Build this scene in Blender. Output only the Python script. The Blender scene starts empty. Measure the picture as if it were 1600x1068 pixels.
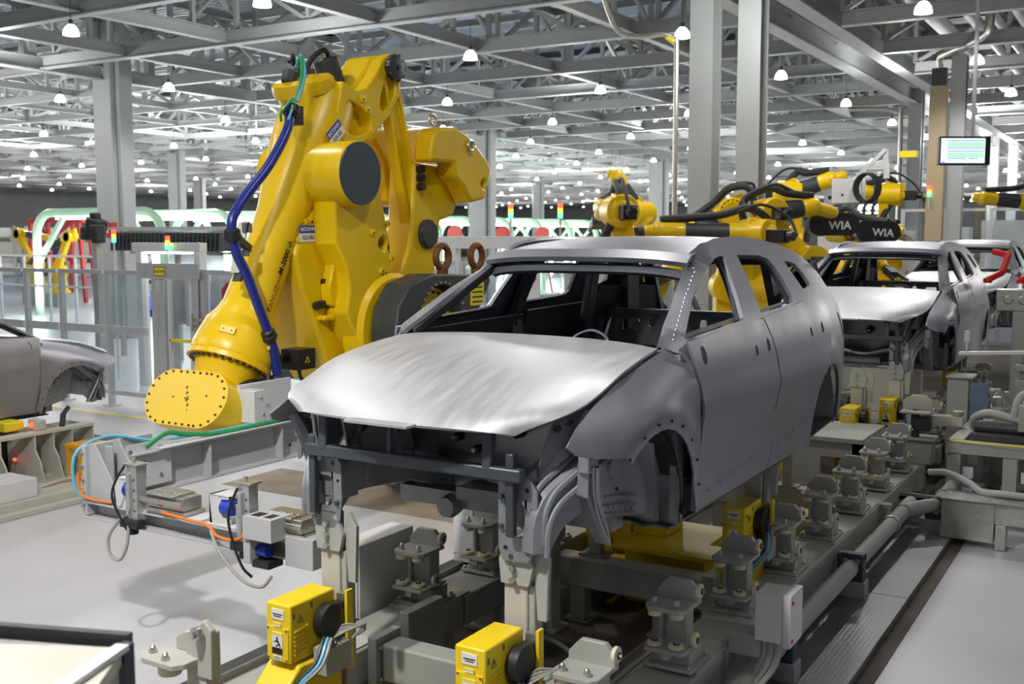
import bpy, bmesh, math, random
from mathutils import Vector, Matrix, geometry
random.seed(7)
S = bpy.context.scene
COL = S.collection
R = math.radians
PI = math.pi

# ------------------------------------------------------------------ materials
def mat(name, col, rough=.5, metal=0., var=.0, vscale=6., rvar=0., bump=0., bscale=40., emit=None, estr=0., alpha=1., stretch=None, spec=None):
    m = bpy.data.materials.new(name); m.use_nodes = True
    nt = m.node_tree; b = nt.nodes['Principled BSDF']
    c = (col[0], col[1], col[2], 1)
    b.inputs['Base Color'].default_value = c
    b.inputs['Roughness'].default_value = rough
    b.inputs['Metallic'].default_value = metal
    if spec is not None: b.inputs['Specular IOR Level'].default_value = spec
    if var or rvar or bump:
        tc = nt.nodes.new('ShaderNodeTexCoord')
        vec = tc.outputs['Object']
        if stretch:
            mp = nt.nodes.new('ShaderNodeMapping'); mp.inputs['Scale'].default_value = stretch
            nt.links.new(vec, mp.inputs['Vector']); vec = mp.outputs['Vector']
        n = nt.nodes.new('ShaderNodeTexNoise'); n.inputs['Scale'].default_value = vscale; n.inputs['Detail'].default_value = 5
        nt.links.new(vec, n.inputs['Vector'])
        if var:
            r = nt.nodes.new('ShaderNodeValToRGB')
            r.color_ramp.elements[0].position = .3; r.color_ramp.elements[1].position = .7
            r.color_ramp.elements[0].color = (c[0]*(1-var), c[1]*(1-var), c[2]*(1-var), 1)
            r.color_ramp.elements[1].color = (min(1, c[0]*(1+var)), min(1, c[1]*(1+var)), min(1, c[2]*(1+var)), 1)
            nt.links.new(n.outputs['Fac'], r.inputs['Fac']); nt.links.new(r.outputs['Color'], b.inputs['Base Color'])
        if rvar:
            mr = nt.nodes.new('ShaderNodeMapRange')
            mr.inputs['From Min'].default_value = .3; mr.inputs['From Max'].default_value = .7
            mr.inputs['To Min'].default_value = max(.02, rough-rvar); mr.inputs['To Max'].default_value = min(1, rough+rvar)
            nt.links.new(n.outputs['Fac'], mr.inputs['Value']); nt.links.new(mr.outputs['Result'], b.inputs['Roughness'])
        if bump:
            n2 = nt.nodes.new('ShaderNodeTexNoise'); n2.inputs['Scale'].default_value = bscale
            nt.links.new(vec, n2.inputs['Vector'])
            bp = nt.nodes.new('ShaderNodeBump'); bp.inputs['Strength'].default_value = bump; bp.inputs['Distance'].default_value = .01
            nt.links.new(n2.outputs['Fac'], bp.inputs['Height']); nt.links.new(bp.outputs['Normal'], b.inputs['Normal'])
    if emit:
        b.inputs['Emission Color'].default_value = (emit[0], emit[1], emit[2], 1); b.inputs['Emission Strength'].default_value = estr
    if alpha < 1:
        b.inputs['Alpha'].default_value = alpha
    return m

M = {}
M['steel']    = mat('bare body steel', (.33,.34,.38), .42, .78, .05, 3., .05, stretch=(1,1,.6))
M['hood']     = mat('brushed hood aluminium', (.63,.64,.67), .46, .85, .03, 4., .05, stretch=(6,1,1))
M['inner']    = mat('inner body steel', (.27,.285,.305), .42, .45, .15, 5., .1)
M['innerdark']= mat('shaded inner steel', (.075,.085,.10), .42, .45, .15, 5., .08)  # darker coat and the shade inside the body, both put into one colour
M['black']    = mat('black plastic', (.014,.015,.017), .45)
M['dark']     = mat('dark machine grey', (.045,.052,.058), .5, .1, .1)
M['blackhole']= mat('hole shade black', (.006,.006,.007), .8)  # stands in for the dark inside holes and bores; shade as colour
M['yellow']   = mat('robot yellow paint', (.78,.515,.003), .32, 0, .05, 2., .04)
M['yellowL']  = mat('cabinet yellow paint', (.80,.58,.012), .42, 0, .05, 3., .05)
M['yellowD']  = mat('dusty yellow paint', (.52,.40,.09), .6, 0, .2, 6.)
M['slate']    = mat('slate cover cap', (.030,.052,.070), .5)
M['beam']     = mat('painted structural steel', (.36,.385,.385), .5, 0, .06, 1.2)
M['beamL']    = mat('structural steel paled by lamplight', (.52,.54,.54), .5, 0, .05, 1.2)  # lamplight on far trusses put into a paler colour; pipes share it
M['deck']     = None
M['machine']  = mat('machine grey paint', (.36,.37,.345), .5, 0, .08, 4., .05)
M['machineL'] = mat('pale machine cream paint', (.46,.45,.40), .5, 0, .07, 4., .05)
M['machineD'] = mat('greasy machine grey', (.22,.225,.20), .6, 0, .22, 5.)
M['frameg']   = mat('gripper frame grey', (.44,.455,.47), .42, 0, .05, 3.)
M['alu']      = mat('aluminium profile', (.60,.61,.62), .38, .75, .05, 6.)
M['zinc']     = mat('zinc plated steel', (.55,.54,.50), .35, .9, .12, 20.)
M['rust']     = mat('rusty lifting eye', (.20,.075,.02), .65, .3, .2, 20.)
M['rubber']   = mat('beige roller', (.66,.60,.45), .55)
M['white']    = mat('white painted steel', (.60,.61,.62), .45, 0, .03)
M['blue']     = mat('blue hose', (.012,.025,.22), .32)
M['bluemotor']= mat('blue servo casing', (.015,.05,.45), .4)
M['cyan']     = mat('light blue hose', (.12,.45,.62), .4)
M['green']    = mat('green cable', (.02,.30,.09), .4)
M['orange']   = mat('orange cable', (.75,.20,.02), .5)
M['cable']    = mat('grey cable', (.33,.33,.31), .5)
M['red']      = mat('red paint', (.55,.015,.015), .4)
M['signred']  = mat('red sign print', (.65,.02,.03), .5)
M['stepyellow']= mat('orange yellow steel', (.72,.33,.01), .45)
M['labelw']   = mat('white label', (.75,.75,.74), .5)
M['labelb']   = mat('blue label', (.02,.07,.40), .5)
M['labely']   = mat('yellow label', (.80,.66,.02), .5)
M['print']    = mat('black print', (.012,.012,.012), .6)
M['printred'] = mat('dark red print', (.25,.012,.01), .6)
M['mint']     = mat('mint tube paint', (.50,.78,.56), .4)
M['tubelight']= mat('lit white tube', (1,1,1), .4, emit=(.93,1,.95), estr=14)
M['legglow']  = mat('bright lit tube', (1,1,1), .4, emit=(.95,1,.97), estr=26)
M['plastic']  = mat('pale blue plastic sheet', (.22,.34,.50), .35)
M['lamp']     = mat('lit lamp lens', (1,1,1), .4, emit=(1,.97,.92), estr=14)
M['lampglow'] = mat('glowing lamp bell', (.9,.9,.9), .4, emit=(1,.97,.93), estr=5)
M['ledg']     = mat('green signal light', (.1,1,.3), .4, emit=(.05,1,.25), estr=5)
M['ledr']     = mat('red signal light', (1,.1,.05), .4, emit=(1,.05,.02), estr=4)
M['leda']     = mat('amber signal light', (1,.5,.05), .4, emit=(1,.42,.03), estr=4)
M['skylight'] = mat('roof light pane', (.6,.7,.9), .4, emit=(.55,.66,.95), estr=.75)
M['robotgrey']= mat('dark robot cover', (.03,.035,.042), .5)
M['robotfab'] = mat('black dress pack sleeve', (.02,.02,.022), .6, 0, .4, 30., 0, .5, 60.)
M['kraft']    = mat('tan duct panel', (.42,.34,.22), .6)

def glass_mat(name, col, fac):
    m = bpy.data.materials.new(name); m.use_nodes = True
    nt = m.node_tree; nt.nodes.clear()
    o = nt.nodes.new('ShaderNodeOutputMaterial'); mx = nt.nodes.new('ShaderNodeMixShader')
    t = nt.nodes.new('ShaderNodeBsdfTransparent'); t.inputs['Color'].default_value = (*col, 1)
    g = nt.nodes.new('ShaderNodeBsdfGlossy'); g.inputs['Roughness'].default_value = .08
    g.inputs['Color'].default_value = (.9,.95,1,1)
    mx.inputs['Fac'].default_value = fac
    nt.links.new(t.outputs[0], mx.inputs[1]); nt.links.new(g.outputs[0], mx.inputs[2]); nt.links.new(mx.outputs[0], o.inputs[0])
    return m
M['pane'] = glass_mat('clear guard pane', (.86,.90,.93), .09)
M['smoke'] = glass_mat('smoked guard pane', (.35,.40,.46), .08)

# ------------------------------------------------------------------ geometry builder
def frame_of(d, up=Vector((0,0,1))):
    d = Vector(d).normalized()
    up = Vector(up)
    if abs(d.dot(up.normalized())) > .98: up = Vector((0,1,0)) if abs(d.y) < .9 else Vector((1,0,0))
    x = d.cross(up).normalized(); y = x.cross(d).normalized()
    return x, y, d

def inpoly(x, y, poly):
    c = False; n = len(poly); j = n-1
    for i in range(n):
        xi, yi = poly[i]; xj, yj = poly[j]
        if (yi > y) != (yj > y) and x < (xj-xi)*(y-yi)/(yj-yi)+xi: c = not c
        j = i
    return c

def resample(poly, step, closed=True):
    out = []; n = len(poly)
    for i in range(n if closed else n-1):
        a = poly[i]; b = poly[(i+1) % n]
        L = math.hypot(b[0]-a[0], b[1]-a[1]); k = max(1, int(math.ceil(L/step)))
        for t in range(k): out.append((a[0]+(b[0]-a[0])*t/k, a[1]+(b[1]-a[1])*t/k))
    if not closed: out.append(poly[-1])
    return out

def smooth_poly(poly, it=2, keep=()):
    for _ in range(it):
        out = []
        n = len(poly)
        for i in range(n):
            a = poly[i]; b = poly[(i+1) % n]
            out.append((a[0]*.75+b[0]*.25, a[1]*.75+b[1]*.25)); out.append((a[0]*.25+b[0]*.75, a[1]*.25+b[1]*.75))
        poly = out
    return poly

def rrect(cx, cy, w, h, r, n=4):
    pts = []
    for (sx, sy, a0) in ((1,1,0),(-1,1,90),(-1,-1,180),(1,-1,270)):
        for k in range(n+1):
            a = R(a0+90*k/n)
            pts.append((cx+sx*(w/2-r)+r*math.cos(a), cy+sy*(h/2-r)+r*math.sin(a)))
    return pts

def circ(cx, cy, r, n=20, r2=None):
    r2 = r2 or r
    return [(cx+r*math.cos(2*PI*k/n), cy+r2*math.sin(2*PI*k/n)) for k in range(n)]

def cdt(outline, holes, step=None):
    loops = [outline]+list(holes)
    if step: loops = [resample(l, step) for l in loops]
    vs = []; es = []
    for l in loops:
        b = len(vs); vs += [Vector(p) for p in l]
        es += [(b+i, b+(i+1) % len(l)) for i in range(len(l))]
    if step:
        xs = [p[0] for p in outline]; ys = [p[1] for p in outline]
        nx = int((max(xs)-min(xs))/step)+1; ny = int((max(ys)-min(ys))/step)+1
        bd = [v.copy() for v in vs]
        for i in range(nx):
            for j in range(ny):
                x = min(xs)+(i+.5+.13*(j % 2))*step; y = min(ys)+(j+.5)*step
                if not inpoly(x, y, loops[0]): continue
                if any(inpoly(x, y, h) for h in loops[1:]): continue
                if min((b.x-x)**2+(b.y-y)**2 for b in bd) < (.45*step)**2: continue
                vs.append(Vector((x, y)))
    r = geometry.delaunay_2d_cdt(vs, es, [], 0, 1e-6)
    V = r[0]; T = []
    for f in r[2]:
        cx = sum(V[i].x for i in f)/3; cy = sum(V[i].y for i in f)/3
        if inpoly(cx, cy, loops[0]) and not any(inpoly(cx, cy, h) for h in loops[1:]): T.append(tuple(f))
    return V, T

class MB:
    def __init__(s, *mats):
        s.bm = bmesh.new(); s.mats = list(mats); s.mi = 0
    def use(s, m):
        if m not in s.mats: s.mats.append(m)
        s.mi = s.mats.index(m); return s
    def _f(s, vs):
        try:
            f = s.bm.faces.new(vs); f.material_index = s.mi; return f
        except ValueError: return None
    def box(s, c, size, rot=None):
        c = Vector(c); h = [x/2 for x in size]
        rot = rot if rot is not None else Matrix.Identity(3)
        v = [s.bm.verts.new(c+rot@Vector((sx*h[0], sy*h[1], sz*h[2]))) for sx in (-1,1) for sy in (-1,1) for sz in (-1,1)]
        for q in ((0,1,3,2),(4,6,7,5),(0,4,5,1),(2,3,7,6),(0,2,6,4),(1,5,7,3)): s._f([v[i] for i in q])
        return s
    def bb(s, x0, x1, y0, y1, z0, z1):
        return s.box(((x0+x1)/2,(y0+y1)/2,(z0+z1)/2), (abs(x1-x0),abs(y1-y0),abs(z1-z0)))
    def bar(s, a, b, w, h, up=(0,0,1)):
        a = Vector(a); b = Vector(b); x, y, d = frame_of(b-a, up)
        rot = Matrix((x, y, d)).transposed()
        return s.box((a+b)/2, (w, h, (b-a).length), rot)
    def extr(s, a, b, poly, up=(0,0,1)):
        a = Vector(a); b = Vector(b); x, y, d = frame_of(b-a, up)
        A = [s.bm.verts.new(a+x*p[0]+y*p[1]) for p in poly]; B = [s.bm.verts.new(b+x*p[0]+y*p[1]) for p in poly]
        n = len(poly)
        for i in range(n): s._f((A[i], A[(i+1) % n], B[(i+1) % n], B[i]))
        s._f(A[::-1]); s._f(B); return s
    def ibeam(s, a, b, w, h, tf=.02, tw=.02, up=(0,0,1)):
        W, H = w/2, h/2
        return s.extr(a, b, [(-W,-H),(W,-H),(W,-H+tf),(tw/2,-H+tf),(tw/2,H-tf),(W,H-tf),(W,H),(-W,H),(-W,H-tf),(-tw/2,H-tf),(-tw/2,-H+tf),(-W,-H+tf)], up)
    def cyl(s, a, b, r, r2=None, n=16, cap=True):
        a = Vector(a); b = Vector(b); r2 = r if r2 is None else r2
        x, y, d = frame_of(b-a)
        A = []; B = []
        for k in range(n):
            t = 2*PI*k/n; o = x*math.cos(t)+y*math.sin(t)
            A.append(s.bm.verts.new(a+o*r)); B.append(s.bm.verts.new(b+o*r2))
        for k in range(n): s._f((A[k], A[(k+1) % n], B[(k+1) % n], B[k]))
        if cap: s._f(A[::-1]); s._f(B)
        return s
    def lathe(s, o, axis, prof, n=24, cap=True):
        o = Vector(o); x, y, d = frame_of(axis)
        rings = []
        for (r, h) in prof:
            rings.append([s.bm.verts.new(o+d*h+(x*math.cos(2*PI*k/n)+y*math.sin(2*PI*k/n))*r) for k in range(n)])
        for A, B in zip(rings, rings[1:]):
            for k in range(n): s._f((A[k], A[(k+1) % n], B[(k+1) % n], B[k]))
        if cap: s._f(rings[0][::-1]); s._f(rings[-1])
        return s
    def tube(s, pts, r, n=8, sub=6, closed=False):
        P = [Vector(p) for p in pts]
        if sub > 1 and len(P) > 2:
            Q = []
            m = len(P)
            for i in range(m if closed else m-1):
                p0 = P[(i-1) % m] if (closed or i) else P[0]*2-P[1]
                p1 = P[i]; p2 = P[(i+1) % m]
                p3 = P[(i+2) % m] if (closed or i < m-2) else P[-1]*2-P[-2]
                for k in range(sub):
                    t = k/sub
                    Q.append(.5*((2*p1)+(p2-p0)*t+(2*p0-5*p1+4*p2-p3)*t*t+(3*p1-p0-3*p2+p3)*t**3))
            if not closed: Q.append(P[-1])
            P = Q
        rs = r if isinstance(r, (list, tuple)) else None
        rings = []; m = len(P); x = None
        for i in range(m):
            d = (P[(i+1) % m]-P[i-1]) if (closed or 0 < i < m-1) else (P[1]-P[0] if i == 0 else P[-1]-P[-2])
            d.normalize()
            if x is None: x = frame_of(d)[0]
            x = (x-d*x.dot(d)).normalized(); y = d.cross(x)
            rr = rs[0]+(rs[1]-rs[0])*i/(m-1) if rs else r
            rings.append([s.bm.verts.new(P[i]+(x*math.cos(2*PI*k/n)+y*math.sin(2*PI*k/n))*rr) for k in range(n)])
        for i in range(m if closed else m-1):
            A = rings[i]; B = rings[(i+1) % m]
            for k in range(n): s._f((A[k], A[(k+1) % n], B[(k+1) % n], B[k]))
        if not closed: s._f(rings[0][::-1]); s._f(rings[-1])
        return s
    def plate(s, outline, holes, fn, t, step=None):
        """sheet with holes: fn(u,v)->(point); thickness t along -normal of (u,v)"""
        V, T = cdt(outline, holes, step)
        e = 1e-3
        top = []; bot = []
        for p in V:
            q = Vector(fn(p.x, p.y)); n = (Vector(fn(p.x+e, p.y))-Vector(fn(p.x-e, p.y))).cross(Vector(fn(p.x, p.y+e))-Vector(fn(p.x, p.y-e)))
            n.normalize(); top.append(s.bm.verts.new(q)); bot.append(s.bm.verts.new(q-n*t))
        cnt = {}
        for f in T:
            a, b, c = f
            if (V[b]-V[a]).cross(V[c]-V[a]) < 0: a, b, c = a, c, b
            s._f((top[a], top[b], top[c])); s._f((bot[c], bot[b], bot[a]))
            for e2 in ((a,b),(b,c),(c,a)):
                cnt[e2] = 1
        for (a, b) in cnt:
            if (b, a) not in cnt: s._f((top[b], top[a], bot[a], bot[b]))
        return s
    def slab(s, outline, holes, o, ux, uy, t):
        """flat plate: polygon in (ux,uy) from origin o, thickness t centred on the plane"""
        o = Vector(o); ux = Vector(ux).normalized(); uy = Vector(uy).normalized(); n = ux.cross(uy)
        o2 = o+n*(t/2)
        return s.plate(outline, holes, lambda u, v: o2+ux*u+uy*v, t)
    def grid(s, nu, nv, fn, t=0):
        V = [[Vector(fn(i/nu, j/nv)) for j in range(nv+1)] for i in range(nu+1)]
        A = [[s.bm.verts.new(p) for p in r] for r in V]
        for i in range(nu):
            for j in range(nv): s._f((A[i][j], A[i+1][j], A[i+1][j+1], A[i][j+1]))
        if t:
            N = []
            for i in range(nu+1):
                r = []
                for j in range(nv+1):
                    du = V[min(nu,i+1)][j]-V[max(0,i-1)][j]; dv = V[i][min(nv,j+1)]-V[i][max(0,j-1)]
                    n = du.cross(dv)
                    r.append(n.normalized() if n.length > 1e-9 else Vector((0,0,1)))
                N.append(r)
            B = [[s.bm.verts.new(V[i][j]-N[i][j]*t) for j in range(nv+1)] for i in range(nu+1)]
            for i in range(nu):
                for j in range(nv): s._f((B[i][j+1], B[i+1][j+1], B[i+1][j], B[i][j]))
            for i in range(nu):
                s._f((A[i+1][0], A[i][0], B[i][0], B[i+1][0])); s._f((A[i][nv], A[i+1][nv], B[i+1][nv], B[i][nv]))
            for j in range(nv):
                s._f((A[0][j], A[0][j+1], B[0][j+1], B[0][j])); s._f((A[nu][j+1], A[nu][j], B[nu][j], B[nu][j+1]))
        return s
    def sphere(s, c, r, n=12, sc=(1,1,1)):
        c = Vector(c); m = max(4, n//2)
        def f(u, v):
            a = 2*PI*u; b = PI*(v-.5)
            return c+Vector((r*sc[0]*math.cos(b)*math.cos(a), r*sc[1]*math.cos(b)*math.sin(a), r*sc[2]*math.sin(b)))
        return s.grid(n, m, f)
    def bolt(s, p, d, r=.012, h=.012, n=6):
        p = Vector(p); d = Vector(d).normalized()
        return s.cyl(p-d*.002, p+d*h, r, n=n)
    def builds(s, name, parent=None, bevel=0, local=False, ang=32):
        """every separate piece becomes an object of its own under parent"""
        bmesh.ops.remove_doubles(s.bm, verts=s.bm.verts, dist=1e-5)
        s.bm.verts.index_update(); s.bm.verts.ensure_lookup_table()
        seen = set(); out = []
        for v0 in s.bm.verts:
            if v0.index in seen: continue
            st = [v0]; isl = set()
            while st:
                v = st.pop()
                if v.index in isl: continue
                isl.add(v.index)
                for e in v.link_edges: st.append(e.other_vert(v))
            seen |= isl
            q = MB(*s.mats); mp = {i: q.bm.verts.new(s.bm.verts[i].co) for i in sorted(isl)}
            fs = {f for i in isl for f in s.bm.verts[i].link_faces}
            for f in sorted(fs, key=lambda f: f.index):
                nf = q.bm.faces.new([mp[v.index] for v in f.verts]); nf.material_index = f.material_index
            out.append(q.build(name, parent, bevel, local, ang))
        s.bm.free(); return out
    def mesh(s, name, inv=None, ang=32):
        if inv is not None: bmesh.ops.transform(s.bm, matrix=inv, verts=s.bm.verts)
        bmesh.ops.remove_doubles(s.bm, verts=s.bm.verts, dist=1e-5)
        bmesh.ops.recalc_face_normals(s.bm, faces=s.bm.faces)
        me = bpy.data.meshes.new(name); s.bm.to_mesh(me); s.bm.free()
        for m in s.mats: me.materials.append(M[m] if isinstance(m, str) else m)
        if len(me.polygons):
            me.shade_smooth(); me.set_sharp_from_angle(angle=R(ang))
        return me
    def build(s, name, parent=None, bevel=0, local=False, ang=32, label=None):
        """local=True: vertices are already in the parent's frame; otherwise world frame"""
        inv = None
        if parent is not None and not local: inv = wm(parent).inverted()
        me = s.mesh(name, inv, ang)
        o = bpy.data.objects.new(name, me); COL.objects.link(o)
        if parent is not None: o.parent = parent
        if bevel:
            b = o.modifiers.new('edge', 'BEVEL'); b.width = bevel; b.segments = 2; b.limit_method = 'ANGLE'; b.angle_limit = R(40)
        if label: o['label'] = label
        return o

def wm(o):
    m = o.matrix_basis.copy()
    p = o.parent
    while p is not None: m = p.matrix_basis @ m; p = p.parent
    return m
def tag(o, label=None, cat=None, group=None, kind=None):
    if label: o['label'] = label
    if cat: o['category'] = cat
    if group: o['group'] = group
    if kind: o['kind'] = kind
    return o
def thing(name, label, cat, loc=(0,0,0), rz=0, group=None):
    o = bpy.data.objects.new(name, None); COL.objects.link(o)
    o.empty_display_size = .1
    o.location = loc; o.rotation_euler = (0,0,rz)
    return tag(o, label, cat, group)
def single(mb, name, label, cat, group=None, bevel=0, ang=32):
    """a thing that is one mesh: its origin moved to the middle of its base"""
    vs = [v.co for v in mb.bm.verts]
    lo = Vector((min(v.x for v in vs), min(v.y for v in vs), min(v.z for v in vs))); hi = Vector((max(v.x for v in vs), max(v.y for v in vs), max(v.z for v in vs)))
    c = Vector(((lo.x+hi.x)/2, (lo.y+hi.y)/2, lo.z))
    me = mb.mesh(name, Matrix.Translation(-c), ang)
    o = bpy.data.objects.new(name, me); COL.objects.link(o); o.location = c
    if bevel:
        b = o.modifiers.new('edge', 'BEVEL'); b.width = bevel; b.segments = 2; b.limit_method = 'ANGLE'; b.angle_limit = R(40)
    return tag(o, label, cat, group)
def struct(mb, name, bevel=0):
    o = mb.build(name, bevel=bevel); o['kind'] = 'structure'; return o
def copy_tree(o, parent=None):
    kids = list(o.children)
    c = o.copy(); COL.objects.link(c)
    if parent is not None: c.parent = parent
    for k in kids: copy_tree(k, c)
    return c
def dup(root, loc, rz=None, label=None, group=None, scale=None):
    c = copy_tree(root); c.location = loc
    if rz is not None: c.rotation_euler = (0,0,rz)
    if label: c['label'] = label
    if group: c['group'] = group
    return c
def text_obj(body, size, origin, ux, uy, m, parent, name='lettering', depth=.002, bold=0):
    """writing laid on a surface: ux reading direction, uy up"""
    cu = bpy.data.curves.new(name, 'FONT'); cu.body = body; cu.size = size; cu.extrude = depth/2; cu.offset = bold
    cu.align_x = 'CENTER'; cu.align_y = 'CENTER'; cu.resolution_u = 3
    t = bpy.data.objects.new(name, cu); COL.objects.link(t)
    bpy.context.view_layer.update()
    me = bpy.data.meshes.new_from_object(t.evaluated_get(bpy.context.evaluated_depsgraph_get()))
    bpy.data.objects.remove(t); bpy.data.curves.remove(cu)
    ux = Vector(ux).normalized(); uy = Vector(uy); uy = (uy-ux*uy.dot(ux)).normalized(); n = ux.cross(uy)
    X = Matrix((ux, uy, n)).transposed().to_4x4(); X.translation = Vector(origin)
    if parent is not None: X = wm(parent).inverted() @ X
    me.transform(X)
    me.materials.clear(); me.materials.append(M[m])
    o = bpy.data.objects.new(name, me); COL.objects.link(o)
    if parent is not None: o.parent = parent
    return o
# ------------------------------------------------------------------ camera and picture settings
cam_d = bpy.data.cameras.new('camera'); cam = bpy.data.objects.new('camera', cam_d); COL.objects.link(cam)
cam_d.sensor_width = 36; cam_d.lens = 36*1665/1600
cam.location = (0,0,2.4)
pitch = math.atan(165/1665); yaw = math.atan(1014/math.hypot(1665,165))
cam.rotation_euler = (PI/2-pitch, 0, yaw)
cam_d.clip_end = 400
cam_d.dof.use_dof = True; cam_d.dof.focus_distance = 6.0; cam_d.dof.aperture_fstop = 4.5
S.camera = cam
S.view_settings.view_transform = 'Standard'; S.view_settings.look = 'None'; S.view_settings.gamma = 1; S.view_settings.use_curve_mapping = False
S.view_settings.exposure = 0.0
w = bpy.data.worlds.new('hall surroundings'); S.world = w; w.use_nodes = True
w.node_tree.nodes['Background'].inputs['Color'].default_value = (.62,.72,.80,1)
w.node_tree.nodes['Background'].inputs['Strength'].default_value = .16

# ------------------------------------------------------------------ floor
def floor_mat():
    m = mat('grey epoxy floor', (.52,.52,.545), .36, 0, .04, .9, .07, spec=.3)
    return m
M['floor'] = floor_mat()
M['pit'] = mat('dirty concrete pit floor', (.11,.095,.075), .75, 0, .35, 2.2, 0, .4, 30)
M['pitband'] = mat('bare concrete band', (.30,.25,.19), .8, 0, .2, 3.)
def tread_mat():
    m = mat('galvanised tread plate', (.27,.28,.285), .42, .75, .3, 1.6, .12)
    nt = m.node_tree; b = nt.nodes['Principled BSDF']
    tc = nt.nodes.new('ShaderNodeTexCoord')
    v = nt.nodes.new('ShaderNodeTexVoronoi'); v.inputs['Scale'].default_value = 38
    v.inputs['Randomness'].default_value = .15
    nt.links.new(tc.outputs['Object'], v.inputs['Vector'])
    bp = nt.nodes.new('ShaderNodeBump'); bp.inputs['Strength'].default_value = .6; bp.inputs['Distance'].default_value = .006; bp.invert = True
    nt.links.new(v.outputs['Distance'], bp.inputs['Height']); nt.links.new(bp.outputs['Normal'], b.inputs['Normal'])
    return m
M['tread'] = tread_mat()
f = MB('floor').bb(-95, 30, -12, 135, -.2, 0); struct(f, 'floor')
f = MB('pit').bb(-4.22, -1.20, -3, 34, -.01, .006); struct(f, 'floor_pit')
b_ = MB('pitband').bb(-7.7, -4.36, 7.25, 8.08, -.01, .003); struct(b_, 'trim_6')
# dirty kerb strips where the coating stops
k = MB('dark').bb(-4.34, -4.20, -3, 34, -.01, .035); struct(k, 'trim_1')

# tread plate walkway, one plate after another
for i in range(6):
    y0 = 1.4+i*1.9
    p = MB('tread'); p.bb(-1.71, -1.29, y0, y0+1.893, .012, .055)
    single(p, 'tread_plate', 'galvanised tread plate covering the trench beside the shuttle rail', 'floor plate', 'tread plates beside the rail')

# ------------------------------------------------------------------ steel columns
def hcol(x, y, w, d, z1, m='beam', turn=0):
    c = MB(m)
    if turn: c.ibeam((x,y,0), (x,y,z1), d, w, .03, .025, up=(1,0,0))
    else: c.ibeam((x,y,0), (x,y,z1), w, d, .03, .025, up=(0,1,0))
    c.bb(x-w*.75, x+w*.75, y-d*.75, y+d*.75, 0, .03)
    for sx in (-1,1):
        for sy in (-1,1): c.cyl((x+sx*w*.6,y+sy*d*.6,.03),(x+sx*w*.6,y+sy*d*.6,.09), .03, n=6)
    return struct(c, 'steel_column')
ZC = 6.0      # underside of the bottom chords
for yy in (15.4, 31.4, 47.4, 63.4):
    hcol(-5.95, yy, .36, .38, 7.5, 'beam'); hcol(-5.22, yy, .34, .38, 7.5, 'beam')
def boxcol(x, y, w, z1):
    c = MB('beam')
    c.bb(x-w/2, x+w/2, y-w/2, y+w/2, 0, z1)
    for s in (-1,1):
        c.bb(x+s*(w/2+.02), x+s*(w/2+.16), y-w*.3, y+w*.3, 0, z1)
    return struct(c, 'steel_column', bevel=.02)
for xx in (-21.2, -37.2, -53.2):
    for yy in (0.9, 16.9, 32.9, 48.9, 64.9, 80.9):
        if xx == -37.2 and yy < 10: continue
        boxcol(xx, yy, .62 if xx > -30 else .5, 7.4)
for yy in (79.4, 95.4):
    hcol(-6.0, yy, .42, .42, 7.5); hcol(-5.08, yy, .42, .42, 7.5)
for yy in (31.4, 47.4, 63.4, 79.4): hcol(10.5, yy, .42, .42, 7.5)

# ------------------------------------------------------------------ roof deck and trusses
def deck_mat():
    m = mat('corrugated roof deck', (.36,.40,.45), .5, .15)
    nt = m.node_tree; b = nt.nodes['Principled BSDF']
    tc = nt.nodes.new('ShaderNodeTexCoord')
    wv = nt.nodes.new('ShaderNodeTexWave'); wv.bands_direction = 'Y'; wv.inputs['Scale'].default_value = 1.6; wv.inputs['Distortion'].default_value = 0
    nt.links.new(tc.outputs['Object'], wv.inputs['Vector'])
    bp = nt.nodes.new('ShaderNodeBump'); bp.inputs['Strength'].default_value = 1; bp.inputs['Distance'].default_value = .12
    nt.links.new(wv.outputs['Color'], bp.inputs['Height']); nt.links.new(bp.outputs['Normal'], b.inputs['Normal'])
    return m
M['deck'] = deck_mat()
ZT = 7.35     # centre of the top chords
d = MB('deck')
# deck with two roof lights left open
lights_open = [(-19.5,-14.2,21.6,23.6), (-13.6,-9.5,21.6,23.6)]
xs = sorted({-95,30}|{a for q in lights_open for a in q[:2]}); ys = sorted({-12,135}|{a for q in lights_open for a in q[2:]})
for i in range(len(xs)-1):
    for j in range(len(ys)-1):
        if any(q[0] <= xs[i] < q[1] and q[2] <= ys[j] < q[3] for q in lights_open): continue
        d.bb(xs[i], xs[i+1], ys[j], ys[j+1], 7.75, 7.85)
struct(d, 'ceiling')
for n, q in enumerate(lights_open):
    g = MB('skylight'); g.bb(q[0], q[1], q[2], q[3], 8.35, 8.4); struct(g, 'window_%d' % (n+1))
    c = MB('white')
    for (x0,x1,y0,y1) in ((q[0]-.05,q[0],q[2],q[3]),(q[1],q[1]+.05,q[2],q[3]),(q[0],q[1],q[2]-.05,q[2]),(q[0],q[1],q[3],q[3]+.05)): c.bb(x0,x1,y0,y1,7.7,8.4)
    for t in (.33,.66): c.bb(q[0]+(q[1]-q[0])*t-.03, q[0]+(q[1]-q[0])*t+.03, q[2], q[3], 8.2, 8.34)
    struct(c, 'trim_%d' % (n+2))
# walls far away
wl = MB('beam'); wl.bb(-95,-94.6,-12,135,0,8); struct(wl,'wall_left')
wl = MB('beam'); wl.bb(-95,30,134.6,135,0,8); struct(wl,'wall_back')

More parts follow.
